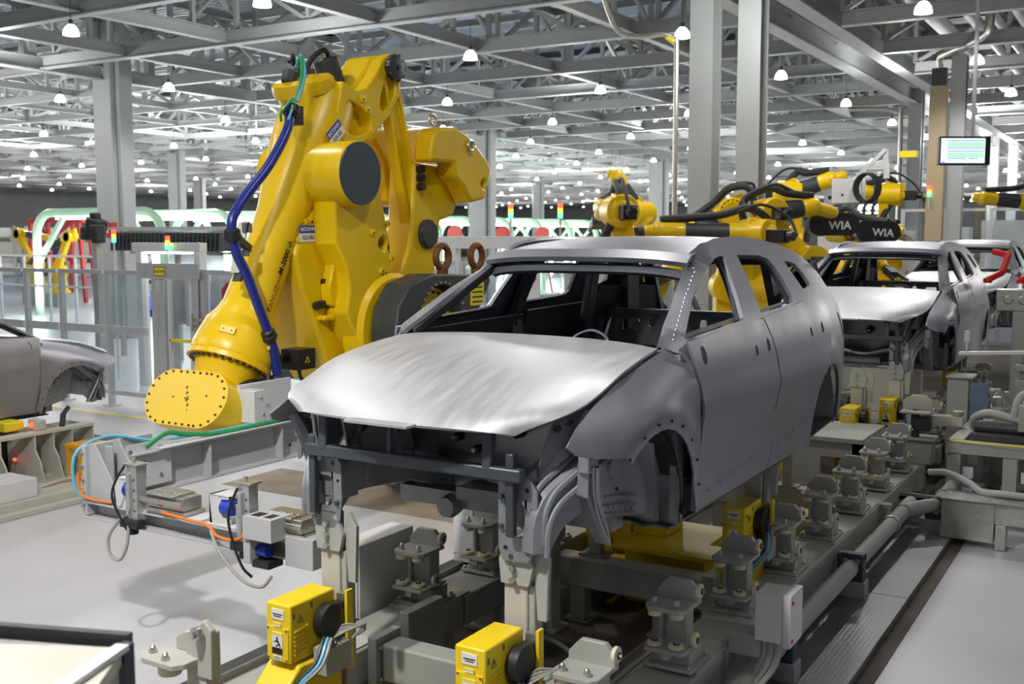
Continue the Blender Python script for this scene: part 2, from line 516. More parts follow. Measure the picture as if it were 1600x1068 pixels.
def truss(a0, a1, fixed, along, pitch, wb, hb, m, verts=True, zlo=ZC, wtop=.12, phase=0., diag=.075, name='roof_truss'):
    """lattice girder along X or Y: bottom chord, top chord, posts and diagonals"""
    def P(t, z): return (t, fixed, z) if along == 'x' else (fixed, t, z)
    b = MB(m)
    zb = zlo+hb/2
    b.ibeam(P(a0,zb), P(a1,zb), wb, hb, .025, .025)
    b.ibeam(P(a0,ZT), P(a1,ZT), wtop, .16, .02, .02)
    n = int((a1-a0)/pitch); k = 0
    for i in range(n+1):
        t = a0+phase+i*pitch
        if t > a1: break
        b.bar(P(t,zlo+hb), P(t,ZT-.06), diag*1.15, diag*1.15)
        if t+pitch <= a1+.01:
            if i % 2 == 0: b.bar(P(t,zlo+hb), P(t+pitch,ZT-.06), diag, diag)
            else: b.bar(P(t,ZT-.06), P(t+pitch,zlo+hb), diag, diag)
    return struct(b, name)
# girders running along the line
for x in (-6.0, -5.08): truss(-6, 120, x, 'y', 1.6, .30, .42, 'beam', diag=.12, name='main_girder')
for x in (-21.2, -37.2, -53.2): truss(-6, 120, x, 'y', 1.6, .26, .30, 'beam', diag=.16, name='main_girder')
for x in (-8.4, -11.8, -15.4, -18.3): truss(2, 120, x, 'y', 1.6, .16, .24, 'beam', zlo=ZC+.05, phase=.9)
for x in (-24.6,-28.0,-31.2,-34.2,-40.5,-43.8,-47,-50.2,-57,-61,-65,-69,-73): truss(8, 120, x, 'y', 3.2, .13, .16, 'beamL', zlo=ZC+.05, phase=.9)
for x in (-1.6, 2.4, 6.4, 10.5): truss(10, 120, x, 'y', 3.2, .13, .16, 'beam', zlo=ZC+.05)
# cross trusses
for i in range(-1, 31):
    y = 8.5+i*3.2
    if y < 5: continue
    truss(-20.9, -6.2, y, 'x', 1.8, .18, .26, 'beam', zlo=ZC-.0, phase=.4)
    truss(-4.9, 14, y+1.0, 'x', 1.9, .18, .26, 'beam', zlo=ZC)
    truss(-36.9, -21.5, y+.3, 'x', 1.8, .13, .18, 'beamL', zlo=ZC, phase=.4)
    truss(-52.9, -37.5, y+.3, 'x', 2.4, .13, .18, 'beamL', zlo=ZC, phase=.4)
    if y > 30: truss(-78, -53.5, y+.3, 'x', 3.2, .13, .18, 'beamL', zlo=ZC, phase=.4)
# purlins under the deck
for i in range(48):
    y = 6.5+i*2.13
    p = MB('dark' if i % 3 == 1 else 'beam'); p.bb(-78, 16, y-.05, y+.05, 7.58, 7.74); struct(p, 'roof_purlin')

# pipes and cable trays under the roof
def pipe_run(pts, r, m, name, label, cat, group=None, n=12, sub=1):
    p = MB(m); p.tube(pts, r, n, sub); return single(p, name, label, cat, group)
for k, (x, r) in enumerate(((-4.1,.16),(-3.5,.12),(-3.05,.09),(-2.6,.13))):
    p = MB('beamL'); p.cyl((x,9,6.75+.08*(k%2)),(x,70,6.75+.08*(k%2)), r, n=14)
    y = 10
    while y < 66: p.cyl((x,y,6.75+.08*(k%2)),(x,y+.09,6.75+.08*(k%2)), r*1.25, n=14); y += 5.5
    single(p, 'ceiling_pipe', ('thickest grey pipe slung under the roof trusses at right','second grey pipe from the double girder under the roof','thinnest grey pipe slung under the roof trusses at right','grey pipe farthest from the double girder under the roof')[k], 'pipe')
def tray(x, y0, y1, z, wd, label):
    t = MB('zinc')
    for s in (-1,1): t.bb(x+s*wd/2-.01, x+s*wd/2+.01, y0, y1, z, z+.08)
    y = y0
    while y < y1: t.bb(x-wd/2, x+wd/2, y, y+.03, z, z+.02); y += .3
    for k in range(5): t.use('cable').cyl((x-wd*.35+k*wd*.17, y0, z+.035), (x-wd*.35+k*wd*.17, y1, z+.035), .016, n=6)
    return single(t, 'cable_tray', label, 'cable tray')
tray(-13.4, 9, 60, 6.7, .4, 'ladder cable tray under the roof above the big yellow robot')
tray(-19.6, 6, 60, 6.4, .35, 'ladder cable tray beside the left box column head')
tray(-9.9, 9, 60, 6.75, .35, 'ladder cable tray left of the twin columns')

# ------------------------------------------------------------------ high bay lamps
def in_view(p, mx=40):
    v = cam_inv @ Vector(p)
    if v.z > -1: return None
    x = 800+1665*v.x/-v.z; y = 534-1665*v.y/-v.z
    return (x, y) if -mx < x < 1600+mx and -mx < y < 1068+mx else None
bpy.context.view_layer.update()
cam_inv = (Matrix.Translation(cam.location) @ cam.rotation_euler.to_matrix().to_4x4()).inverted()
lamp0 = thing('high_bay_lamp', '', 'lamp', (0,0,0))
l = MB('dark'); l.cyl((0,0,.16),(0,0,.24),.04,.035,n=14); l.cyl((0,0,.24),(0,0,.60),.006,n=6); l.build('hanger', lamp0, local=True)
l = MB('lampglow'); l.lathe((0,0,0),(0,0,1),[(.125,.0),(.128,.015),(.112,.085),(.075,.14),(.045,.165)],18,cap=False); l.build('shade', lamp0, local=True)
l = MB('lamp'); l.lathe((0,0,0),(0,0,1),[(.001,-.012),(.07,-.010),(.118,.004)],20,cap=False); l.build('lens', lamp0, local=True)
lampX = [-3.05,-6.7,-10.75,-14.85,-18.6,-22.3,-26.3,-30.3,-34.3,-38.3,-42.3,-46.3,-50.3,-54.3,-58.3,-62.3,-66.3,.9,4.9,8.9]
spots = []
for x in lampX:
    for k in range(19):
        y = 11.1+5.2*k
        p = (x, y, 5.55)
        q = in_view(p, 25)
        if q: spots.append((math.hypot(x,y), p, q))
spots.sort(key=lambda s: s[0])
near_names = {}
first = True
LAMPS = []
def lamp_label(p, q):
    fr = {-3.05:'right of the double girder', -6.7:'over the twin columns', -10.75:'left of the twin columns', -14.85:'over the big yellow robot', -18.6:'between the robot and the box column', -22.3:'beyond the left box column'}.get(p[0], 'far to the side')
    k = int(round((p[1]-11.1)/5.2))
    return '%s glowing bell lamp in the row %s' % (order_w[k], fr)
order_w = ['nearest','second','third','fourth','fifth','sixth','seventh']
for i, (dd, p, q) in enumerate(spots[:290]):
    o = lamp0 if first else copy_tree(lamp0); first = False
    o.location = p
    if dd < 24:
        side = 'left of the twin columns' if q[0] < 1080 else 'right of the twin columns'
        o['label'] = lamp_label(p, q)
        LAMPS.append((o, q))
    else:
        o['label'] = 'small glowing high bay lamp far back under the roof trusses'; o['group'] = 'distant high bay lamps'
# light the lamps throw: omnidirectional sources at the lamps of the near bays, sparser far off
def lampl(x, y, z, e, r=.18, kind='SPOT'):
    ld = bpy.data.lights.new('lamp_light', kind); ld.energy = e; ld.shadow_soft_size = r; ld.color = (1,.97,.93)
    if kind == 'SPOT': ld.spot_size = R(165); ld.spot_blend = .6
    lo = bpy.data.objects.new('lamp_light', ld); COL.objects.link(lo); lo.location = (x, y, z)
PW = 175
ROW = {-4.5:.5, .7:.7, 5.9:.6, 11.1:1.0, 16.3:1.2, 21.5:1.1}
for x in (-3.05,-6.7,-10.75,-14.85,-18.6,.9,4.9):
    for y in ROW:
        if x > 2 and y > 12: continue
        lampl(x, y, 5.38, PW*(7.0 if (x, y) == (-3.05, .7) else ROW[y]*(.4 if x > 0 else 1)), .12)
for x in (-4.9,-12.8,-20.6):
    for y in (2.,13.7,24.1): lampl(x, y, 5.3, 150, .3, 'POINT')
for x in (-28.3,-38.3,-50.3,-62.3):
    for y in (13.,26,39,52,65,80,98):
        lampl(x, y, 5.3, 620, .3, 'POINT')
for x in (-4.9,-14.6,4.9):
    for y in (34.5,44.9,55,66,80,98): lampl(x, y, 5.3, 560, .3, 'POINT')
for y in (22.,28.,36.,46.): lampl(-26.5, y, 2.7, 260, .3, 'POINT')
# ------------------------------------------------------------------ car body in white
def interp(x, xs, ys):
    if x <= xs[0]: return ys[0]
    for i in range(1, len(xs)):
        if x <= xs[i]:
            t = (x-xs[i-1])/(xs[i]-xs[i-1]); return ys[i-1]+(ys[i]-ys[i-1])*t
    return ys[-1]
def sinterp(x, xs, ys):
    """smooth interpolation (Catmull-Rom on uneven knots)"""
    if x <= xs[0]: return ys[0]
    if x >= xs[-1]: return ys[-1]
    i = 1
    while x > xs[i]: i += 1
    h = xs[i]-xs[i-1]; t = (x-xs[i-1])/h
    def sl(j):
        if j == 0: return (ys[1]-ys[0])/(xs[1]-xs[0])
        if j == len(xs)-1: return (ys[-1]-ys[-2])/(xs[-1]-xs[-2])
        return (ys[j+1]-ys[j-1])/(xs[j+1]-xs[j-1])
    m0, m1 = sl(i-1)*h, sl(i)*h
    return (2*t**3-3*t*t+1)*ys[i-1]+(t**3-2*t*t+t)*m0+(-2*t**3+3*t*t)*ys[i]+(t**3-t*t)*m1
def Wz(z): return sinterp(z, [.2,.33,.50,.68,.82,.95,1.05,1.14,1.3,1.47,1.56,1.61,1.66], [.85,.868,.882,.892,.893,.880,.858,.828,.752,.655,.60,.555,.50])
def WB(y, z):
    w = Wz(z)
    if y < 1.0: w -= .16*((1.0-y)/1.0)**2
    if y > 3.4: w -= .10*((y-3.4)/1.0)**2
    return w
def bump_arch(y, z, cy, cz, r):
    d = math.hypot(y-cy, z-cz)
    return .022*math.exp(-((d-r-.05)/.055)**2)
HE = ([.33,.52,.75,1.03,1.26,1.34],[.84,.905,.985,1.045,1.085,1.115])
def WF(y, z):     # fender and quarter carry a soft flare round the wheel opening; doors a crease
    zt = interp(y, *HE); k = max(0., min(1., (z-(zt-.20))/.20)); w0 = WB(y, z)+bump_arch(y, z, .93, .36, .42)*.8
    if k > 0: return w0-(w0-.748)*k**2
    return w0
def WQ(y, z):
    w0 = WB(y, z)+bump_arch(y, z, 3.72, .36, .42)
    if z > 1.04 and y < 2.2:      # the windscreen pillar turns inwards to the glass line
        yw = interp(z, [1.04,1.13,1.215,1.305,1.425,1.482,1.6], [1.36,1.38,1.53,1.69,1.99,2.16,2.3])
        yf = interp(z, [1.04,1.10,1.466,1.53,1.6], [1.22,1.245,1.945,2.05,2.2]); xt = interp(z, [1.10,1.466,1.6], [.728,.592,.56])
        k = max(0., min(1., (yw-y)/max(.04, yw-yf)))
        w0 = w0*(1-k)+xt*k
    return w0
def WD(y, z):
    c = .014*math.exp(-((z-.80)/.06)**2)-.018*math.exp(-((z-.50-.05*(y-1.5))/.10)**2)
    return WB(y, z)+c+.003

def build_car(label):
    car = thing('car_body', label, 'car body', (0,0,0))
    # ---- hood
    hy = [.0,.25,.5,.75,1.0]
    def hood(u, v):
        # v 0 front .. 1 rear ; u -1..1
        s = u*2-1
        hw = sinterp(v, [0,.16,.34,.6,1], [.53,.69,.752,.752,.728]) if s > 0 else sinterp(v, [0,.10,.30,.6,1], [.60,.755,.765,.755,.728])
        x = s*hw
        yf = .16+.10*abs(s)**2.0+.06*abs(s)**6
        yr = 1.36-.10*abs(s)**2.2
        if v < .16:
            # front edge: middle lip and cut corners
            pass
        y = yf+(yr-yf)*v
        zc = sinterp(v, [0,.06,.2,.45,.75,1], [.850,.885,.945,1.035,1.088,1.112])
        z = zc-.012*s*s-.022*abs(s)**6*(1-.45*v)
        return (x, y, z)
    h = MB('hood'); h.grid(36, 26, hood, .012)
    h.build('hood', car, local=True, ang=50)
    h = MB('hood')
    h.grid(16, 3, lambda u, v: ((u-.5)*.34*(1-.06*v), .160-.055*v+.0*abs(u-.5), .846-.004*v), .01); h.build('hood_lip', car, local=True)
    # ---- roof
    def roofz(x, y): return sinterp(y, [1.86,1.93,2.05,2.3,2.65,3.1,3.6,4.0,4.22], [1.490,1.520,1.543,1.575,1.598,1.598,1.565,1.505,1.455])-.032*(x/.6)**2*abs(x/.6)
    def roof(u, v):
        s = u*2-1; y = 1.905+.06*s*s+v*(4.2-1.905-.06*s*s); hw = interp(y, [1.9,2.4,3.2,4.2], [.60,.578,.575,.56]); x = s*hw
        z = roofz(x, y)+.005*math.exp(-((abs(s)-.90)/.03)**2)
        return (x, y, z)
    r = MB('steel'); r.grid(30, 34, roof, .012); r.build('roof_panel', car, local=True, ang=50)
    # windscreen header, rear header
    def header(u, v):
        s = u*2-1; y = 1.905+.06*s*s-.06*v; x = s*.605
        return (x, y, roofz(x, 1.905)-.002-.042*v+.006*s*s)
    r = MB('steel'); r.grid(24, 4, header, .03); r.build('windscreen_header', car, local=True)
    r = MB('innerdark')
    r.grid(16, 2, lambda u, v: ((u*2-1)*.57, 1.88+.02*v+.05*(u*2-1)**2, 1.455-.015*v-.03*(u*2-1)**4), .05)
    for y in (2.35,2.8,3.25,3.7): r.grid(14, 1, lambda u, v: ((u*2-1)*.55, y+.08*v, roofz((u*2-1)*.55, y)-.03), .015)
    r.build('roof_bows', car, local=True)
    # ---- sides
    win1 = [(1.37,1.13),(1.52,1.215),(1.68,1.305),(1.98,1.425),(2.20,1.482),(2.29,1.495),(2.345,1.492),(2.305,1.40),(2.255,1.29),(2.20,1.175),(2.17,1.163)]
    win2 = [(2.57,1.497),(2.545,1.38),(2.515,1.24),(2.505,1.18),(2.8,1.19),(3.12,1.205),(3.165,1.235),(3.155,1.32),(3.12,1.42),(3.07,1.468),(2.95,1.488)]
    win3 = [(3.36,1.445),(3.45,1.443),(3.56,1.425),(3.63,1.37),(3.68,1.30),(3.60,1.28),(3.45,1.272),(3.40,1.36)]
    arcR = [(3.72+.42*math.cos(R(a)), .36+.42*math.sin(R(a))) for a in range(0, 181, 15)]
    side = [(1.25,1.10),(1.40,1.181),(1.55,1.259),(1.70,1.338),(1.85,1.416),(1.945,1.466),(2.03,1.52),(2.16,1.562),(2.36,1.588),(2.6,1.598),(2.86,1.597),(3.1,1.585),(3.38,1.556),(3.6,1.52),(3.84,1.468),(4.05,1.40),(4.16,1.335),(4.22,1.27),(4.40,1.20),(4.56,1.11),(4.62,1.0),(4.60,.86),(4.62,.66),(4.55,.5),(4.35,.40)]
    side += arcR[0:1]+arcR[1:]+[(3.26,.31),(2.4,.315),(1.42,.31),(1.40,.40),(1.37,.72),(1.375,.91),(1.33,1.06),(1.28,1.085)]
    slot = [(4.24,1.075),(4.34,1.07),(4.50,.93),(4.53,.88),(4.44,.885),(4.36,.93)]
    archF = [(.93+.42*math.cos(R(a)), .36+.42*math.sin(R(a))) for a in range(10, 131, 12)]
    fender = [(.31,.80),(.42,.86),(.55,.912),(.75,.98),(1.03,1.04),(1.24,1.078),(1.33,1.115),(1.345,1.05),(1.385,.91),(1.385,.72),(1.40,.55),(1.455,.33),(1.38,.315)]+archF+[(.60,.715),(.44,.735),(.34,.765)]
    # (rear foot of the arch, forward along the opening to the nose)
    fd = [(1.345,1.118),(1.40,.91),(1.40,.72),(1.415,.55),(1.47,.33),(1.53,.318),(2.0,.318),(2.44,.322),(2.50,.40),(2.525,.46),(2.525,.64),(2.55,.80),(2.555,.92),(2.52,1.04),(2.47,1.150),(2.2,1.150),(1.8,1.138),(1.5,1.122)]
    rd = [(2.485,1.156),(2.535,1.04),(2.57,.92),(2.565,.80),(2.54,.64),(2.54,.46),(2.515,.40),(2.455,.322),(2.9,.318),(3.24,.318),(3.31,.46),(3.39,.60),(3.47,.69),(3.64,.80),(3.74,.95),(3.78,1.10),(3.66,1.18),(3.40,1.215),(3.2,1.196),(2.8,1.172)]
    holes_fd = [circ(1.495,1.045,.035,10,.045), circ(2.235,1.0,.024,8,.03), circ(2.44,1.012,.03,8,.036)]
    for k in range(6): holes_fd.append(circ(1.56+k*.155,.385+.012*k,.008,6))
    holes_rd = [circ(3.285,1.02,.024,8,.03), circ(3.545,1.03,.03,8,.036)]
    for k in range(5): holes_rd.append(circ(2.62+k*.15,.425+.02*k,.008,6))
    for s in (1, -1):
        def mp(fn, off=0.): return (lambda y, z: (s*(fn(y, z)+off), y, z)) if s > 0 else (lambda z, y: None)
        def sheet(mb, outline, holes, fn, t, step, off=0.):
            if s > 0: mb.plate(outline, holes, lambda y, z: (fn(y, z)+off, y, z), t, step)
            else:     mb.plate([(-a, b) for a, b in outline], [[(-a, b) for a, b in hh] for hh in holes], lambda u, z: (-(fn(-u, z)+off), -u, z), t, step)
            return mb
        q = MB('steel'); sheet(q, side, [win1, win2, win3, slot], WQ, .022, .07, -.006); q.build('body_side', car, local=True, ang=40)
        q = MB('steel'); sheet(q, fender, [], WF, .010, .05, .0); q.build('front_fender', car, local=True, ang=40)
        q = MB('steel'); sheet(q, fd, holes_fd, WD, .014, .06); fdo = q.build('front_door', car, local=True, ang=40)
        q = MB('steel'); sheet(q, rd, holes_rd, WD, .014, .06); rdo = q.build('rear_door', car, local=True, ang=40)
        # window frames of the doors: thin dark seal flanges just inside the openings
        def ring(w, k):
            cy = sum(p[0] for p in w)/len(w); cz = sum(p[1] for p in w)/len(w)
            return [(cy+(p[0]-cy)*k, cz+(p[1]-cz)*k) for p in w]
        for w, nm, par in ((win1,'window_flange',fdo),(win2,'window_flange',rdo)):
            q = MB('innerdark'); sheet(q, ring(w,1.02), [ring(w,.90)], WB, .018, .09, -.032); q.build(nm, par, local=True)
        # spot-welded flange strip up the A pillar, row of weld marks
        q = MB('zinc')
        for k in range(17):
            t = k/16; z = 1.125+t*.31; y = .5*interp(z, [1.10,1.466], [1.245,1.945])+.5*interp(z, [1.13,1.215,1.305,1.425], [1.38,1.53,1.69,1.99])
            q.sphere((s*(WQ(y,z)-.004), y, z), .008, 6, (.5,1,1))
        q.build('weld_row', car, local=True)
        q = MB('blackhole')
        for k in range(9):
            a = R(12+k*17); q.cyl((s*(WF(.93+.475*math.cos(a), .36+.475*math.sin(a))-.004), .93+.455*math.cos(a), .36+.455*math.sin(a)), (s*(WF(.93+.455*math.cos(a), .36+.455*math.sin(a))+.002), .93+.455*math.cos(a), .36+.455*math.sin(a)), .008, n=6)
        q.build('arch_fixing_hole', car, local=True)
        # inner side: pillars and door inner skins
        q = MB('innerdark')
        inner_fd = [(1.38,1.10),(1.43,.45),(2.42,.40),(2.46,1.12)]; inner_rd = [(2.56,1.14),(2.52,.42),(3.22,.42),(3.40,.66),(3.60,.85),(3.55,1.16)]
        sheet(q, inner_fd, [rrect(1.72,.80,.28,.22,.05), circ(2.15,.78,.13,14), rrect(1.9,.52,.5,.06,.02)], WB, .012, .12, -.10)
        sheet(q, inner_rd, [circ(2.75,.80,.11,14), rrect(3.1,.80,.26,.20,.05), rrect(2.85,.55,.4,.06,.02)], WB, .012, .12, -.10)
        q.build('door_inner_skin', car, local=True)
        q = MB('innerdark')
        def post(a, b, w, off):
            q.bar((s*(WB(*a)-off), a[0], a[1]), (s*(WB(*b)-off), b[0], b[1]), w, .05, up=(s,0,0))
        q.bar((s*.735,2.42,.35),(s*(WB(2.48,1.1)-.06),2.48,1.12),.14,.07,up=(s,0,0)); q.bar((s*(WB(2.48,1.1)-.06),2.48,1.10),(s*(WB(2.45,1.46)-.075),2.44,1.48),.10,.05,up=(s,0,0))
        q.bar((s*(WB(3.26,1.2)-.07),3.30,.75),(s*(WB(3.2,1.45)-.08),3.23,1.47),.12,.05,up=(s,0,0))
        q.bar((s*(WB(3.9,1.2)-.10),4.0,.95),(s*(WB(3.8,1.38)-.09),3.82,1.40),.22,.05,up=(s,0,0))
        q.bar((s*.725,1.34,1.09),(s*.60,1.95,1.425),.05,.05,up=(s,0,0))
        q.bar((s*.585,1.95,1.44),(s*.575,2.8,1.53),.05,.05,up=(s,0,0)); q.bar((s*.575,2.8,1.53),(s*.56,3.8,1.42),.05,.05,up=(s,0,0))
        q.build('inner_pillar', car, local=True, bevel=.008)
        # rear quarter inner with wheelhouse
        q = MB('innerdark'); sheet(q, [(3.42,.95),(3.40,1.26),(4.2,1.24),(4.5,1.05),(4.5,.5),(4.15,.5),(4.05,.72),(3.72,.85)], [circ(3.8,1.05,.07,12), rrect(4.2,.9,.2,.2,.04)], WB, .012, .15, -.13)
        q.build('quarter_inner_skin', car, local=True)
        q = MB('inner')
        def wh(cy, rr, xo, xi):
            q.grid(18, 4, lambda u, v: (s*(xo+(xi-xo)*v), cy+rr*(1-.06*v)*math.cos(R(-5+190*u)), .36+rr*(1-.06*v)*math.sin(R(-5+190*u))), .008)
            q.grid(18, 3, lambda u, v: (s*xi, cy+rr*.94*(1-v)*math.cos(R(-5+190*u)), .36+rr*.94*(1-v)*math.sin(R(-5+190*u))), .008)
        wh(3.72,.43,.80,.55)
        q.build('rear_wheelhouse', car, local=True)
        # front wheel opening: black hinge-pillar channel and inner apron sheet
        q = MB('black')
        q.grid(12, 2, lambda u, v: (s*(.82-.20*v), .93+.40*math.cos(R(-12+100*u)), .36+.41*math.sin(R(-12+100*u))), .012)
        q.build('arch_liner_flange', car, local=True)
        q = MB('inner')
        q.grid(6, 10, lambda u, v: (s*(.62+.012*math.sin(u*9)+.17*u*u*(1-v)), .78+.10*(1-v)+.55*u-.0*v, (.40-.13*u)+(.74-.40+.13*u)*v+.006*math.sin(v*16)), .01)      # apron sheet behind the opening
        q.grid(3, 6, lambda u, v: (s*(.60+.22*u), 1.30+.02*math.sin(v*9), .26+.80*v), .01)                          # hinge pillar front face
        q.bar((s*.70,1.28,.30),(s*.70,1.28,1.05),.05,.07); q.bar((s*.80,1.33,.28),(s*.80,1.33,.9),.03,.09)
        for zz in (.36,.40,.44): q.cyl((s*.625,.92,zz+.02),(s*.66,1.25,zz-.04),.012,n=6)
        q.lathe((s*.635,1.0,.58),(s,0,0),[(.055,0),(.05,.012),(.02,.014)],14)
        for k in range(8): q.use('zinc').bolt((s*(.634+.004*k),.90+.05*k,.42-.012*k),(s,0,0),.007,.006); q.use('inner')
        q.build('wheelhouse_apron', car, local=True)
        q = MB('blackhole'); q.cyl((s*.83,1.335,.34),(s*.842,1.335,.34),.028,n=14); q.build('pillar_hole', car, local=True)
        # front longitudinal rail with end bracket plate
        q = MB('inner')
        rail = [(.505,.40,.50),(.50,.62,.50),(.48,.95,.48),(.46,1.25,.38),(.45,1.5,.28)]
        for a, b in zip(rail, rail[1:]): q.bar((s*a[0],a[1],a[2]),(s*b[0],b[1],b[2]),.09,.15)
        for k in range(5): q.bolt((s*.555,.48+.13*k,.45),(s,0,0),.012,.01)
        q.build('front_rail', car, local=True, bevel=.012)
        q = MB('inner')
        def plate2(u, v): return (s*.505+u, .375, .49+v)
        out = [(-.085,-.15),(-.065,-.20),(.05,-.20),(.085,-.16),(.10,-.05),(.095,.10),(.06,.145),(-.05,.15),(-.085,.12)]
        q.plate([(x, z) for x, z in out], [rrect(-.005,-.03,.10,.14,.025), circ(-.04,.11,.014,8), circ(.05,.10,.012,8), circ(.06,-.15,.012,8), circ(-.05,-.15,.012,8), circ(.078,.02,.009,8)], plate2, .012)
        for k in ((-.07,.06),(.075,-.08),(-.068,-.06)): q.use('dark').cyl((s*.505+k[0],.36,.49+k[1]),(s*.505+k[0],.378,.49+k[1]),.011,n=8)
        q.use('inner').bb(s*.505-.055,s*.505-.045,.375,.55,.41,.55); q.bb(s*.505+.04,s*.505+.05,.375,.55,.41,.55)
        q.build('rail_end_plate', car, local=True)
        # upper apron beam sweeping from the hinge pillar down to the rail end
        q = MB('inner')
        ap = [(.735,1.28,1.02),(.735,1.05,.92),(.725,.86,.80),(.69,.70,.695),(.645,.56,.61),(.605,.455,.545),(.585,.405,.46),(.58,.40,.34)]
        AP = [Vector((s*a[0],a[1],a[2])) for a in ap]
        q.tube(AP, .052, 6, 4)
        for o in ((.045,-.01,.035),(-.02,-.02,.055),(.06,-.01,-.015)): q.tube([p+Vector((s*o[0],o[1],o[2])) for p in AP[1:]], .013, 6, 4)
        q.plate([(.42,.30),(.52,.42),(.62,.52),(.80,.62),(.95,.70),(.95,.50),(.80,.42),(.62,.38),(.50,.28)] if s > 0 else [(-.42,.30),(-.52,.42),(-.62,.52),(-.80,.62),(-.95,.70),(-.95,.50),(-.80,.42),(-.62,.38),(-.50,.28)], [], lambda y, z: (s*(.57+.06*abs(abs(y)-.42)), abs(y), z), .02)
        q.build('apron_beam', car, local=True)
        q = MB('steel')
        q.grid(6, 3, lambda u, v: (s*(.50+.10*v), .55+.5*u, .58+.30*v-.05*u+.12*math.sin(v*3.1)*.4), .01)
        q.lathe((s*.55,.93,.88),(0,-.0,1),[(.16,-.16),(.15,-.02),(.12,.0),(.06,.005)],20)
        q.bar((s*.47,.45,.53),(s*.56,.95,.78),.03,.12)
        for k in range(4): q.use('dark').cyl((s*.56,.6+.1*k,.80+.012*k),(s*.575,.6+.1*k,.815+.012*k),.018,n=8); q.use('inner')
        q.build('strut_tower', car, local=True)
        # curved bright bracket at the wheel opening's front edge
        q = MB('steel')
        q.grid(10, 4, lambda u, v: (s*(.70+.085*v-.02*math.sin(PI*u)), .555+.16*u*u-.03*v-.10*(u-.5)**2, .685-.36*u+.0*v), .012)
        q.tube([(s*.785,.54,.68),(s*.77,.575,.55),(s*.765,.65,.42),(s*.76,.70,.33)], .011, 6, 4)
        q.build('splash_bracket', car, local=True)
        q = MB('inner'); q.box((s*.755,.52,.70),(.05,.09,.08)); q.plate([(-.04,-.06),(.04,-.08),(.05,.05),(-.03,.06)],[],lambda a,b:(s*(.745+a*.5),.49+.3*a,.63+b),.012); q.build('fender_bracket', car, local=True, bevel=.012)
    # inside of the left fender nose, its shade put into the dark colour
    for s in (-1,):
        q = MB('innerdark')
        q.grid(6, 3, lambda u, v: (s*(.50+.26*u), .34+.08*u*u+.10*v, .80+.02*u-.05*v+.03*math.sin(u*3)), .03)
        q.tube([(s*.74,.44,.78),(s*.70,.46,.68),(s*.66,.46,.60)], .03, 6, 4)
        q.build('fender_nose_inner', car, local=True)
    # ---- front structure
    q = MB('innerdark')
    q.bar((-.56,.335,.655),(.56,.335,.655),.05,.055,up=(0,0,1))
    q.build('front_crossbar', car, local=True, bevel=.008)
    q = MB('innerdark')
    q.bar((.40,.33,.66),(.40,.34,.85),.045,.04,up=(0,1,0)); q.build('radiator_support', car, local=True, bevel=.006)
    for a, b, w in (((-.46,.33,.66),(-.46,.34,.85),.045),((-.10,.33,.66),(-.10,.34,.84),.02),((-.54,.345,.36),(-.54,.345,.72),.035),((.50,.345,.40),(.50,.345,.74),.037)):
        q = MB('innerdark'); q.bar(a, b, w, w, up=(0,1,0)); q.build('radiator_support', car, local=True, bevel=.006)
    q = MB('zinc'); q.cyl((-.52,.36,.60),(-.53,.33,.86),.011,n=8); q.build('hood_prop', car, local=True)
    q = MB('innerdark'); q.bar((-.50,.40,.835),(.50,.40,.835),.05,.03); q.tube([(-.33,.42,.62),(-.36,.44,.74),(-.28,.44,.82),(-.16,.44,.80),(-.13,.44,.70),(-.14,.43,.62)],.014,6,5); q.build('upper_tie_bar', car, local=True)
    # firewall with studs and beads
    q = MB('steel')
    q.grid(20, 10, lambda u, v: ((u*2-1)*.74, 1.18+.10*(1-v)**2-.02*math.sin(u*25)*math.sin(v*9), .25+.80*v), .012)
    for (x, z) in ((-.42,.72),(-.30,.60),(-.1,.78),(.05,.66),(.12,.80),(.25,.62),(.34,.74),(.42,.84),(-.18,.55),(.5,.68)):
        q.use('blackhole').cyl((x,1.13,z),(x,1.18,z),.035 if int(x*100) % 2 else .022,n=12); q.use('zinc').cyl((x,1.10,z),(x,1.14,z),.012,n=8)
    q.use('steel').tube([(-.6,1.14,.42),(-.3,1.12,.45),(0,1.12,.40),(.3,1.12,.46),(.6,1.14,.42)], .03, 8, 5)
    q.build('firewall', car, local=True)
    q = MB('inner')
    q.grid(10, 2, lambda u, v: ((u*2-1)*.72, 1.12+.24*v, 1.05+.03*v), .012)
    q.build('cowl_panel', car, local=True)
    # floor pan, sills, tunnel, subframe cross member
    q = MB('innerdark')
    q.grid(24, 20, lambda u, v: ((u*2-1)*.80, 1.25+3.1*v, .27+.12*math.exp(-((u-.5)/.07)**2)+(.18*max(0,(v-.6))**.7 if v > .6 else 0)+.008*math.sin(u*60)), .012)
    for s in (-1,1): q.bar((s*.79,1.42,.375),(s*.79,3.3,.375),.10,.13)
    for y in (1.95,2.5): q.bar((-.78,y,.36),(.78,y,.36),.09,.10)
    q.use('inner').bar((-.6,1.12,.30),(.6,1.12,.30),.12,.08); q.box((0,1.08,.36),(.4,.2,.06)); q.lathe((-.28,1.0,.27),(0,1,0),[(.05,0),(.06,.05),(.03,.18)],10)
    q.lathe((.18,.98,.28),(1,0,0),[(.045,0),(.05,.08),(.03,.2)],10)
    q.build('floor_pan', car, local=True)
    # rear seat-back cross panel with punched rectangles
    q = MB('inner')
    hs = [rrect(x,.98,.13,.08,.015) for x in (-.52,-.18,.22,.52)]+[rrect(x,.78,.2,.12,.04) for x in (-.4,0,.4)]+[rrect(x,1.0,.05,.06,.015) for x in (-.36,.02,.38)]
    q.plate([(-.70,.55),(.70,.55),(.74,1.08),(-.74,1.08)], hs, lambda x, z: (x, 3.62+.10*(z-.5), z), .012)
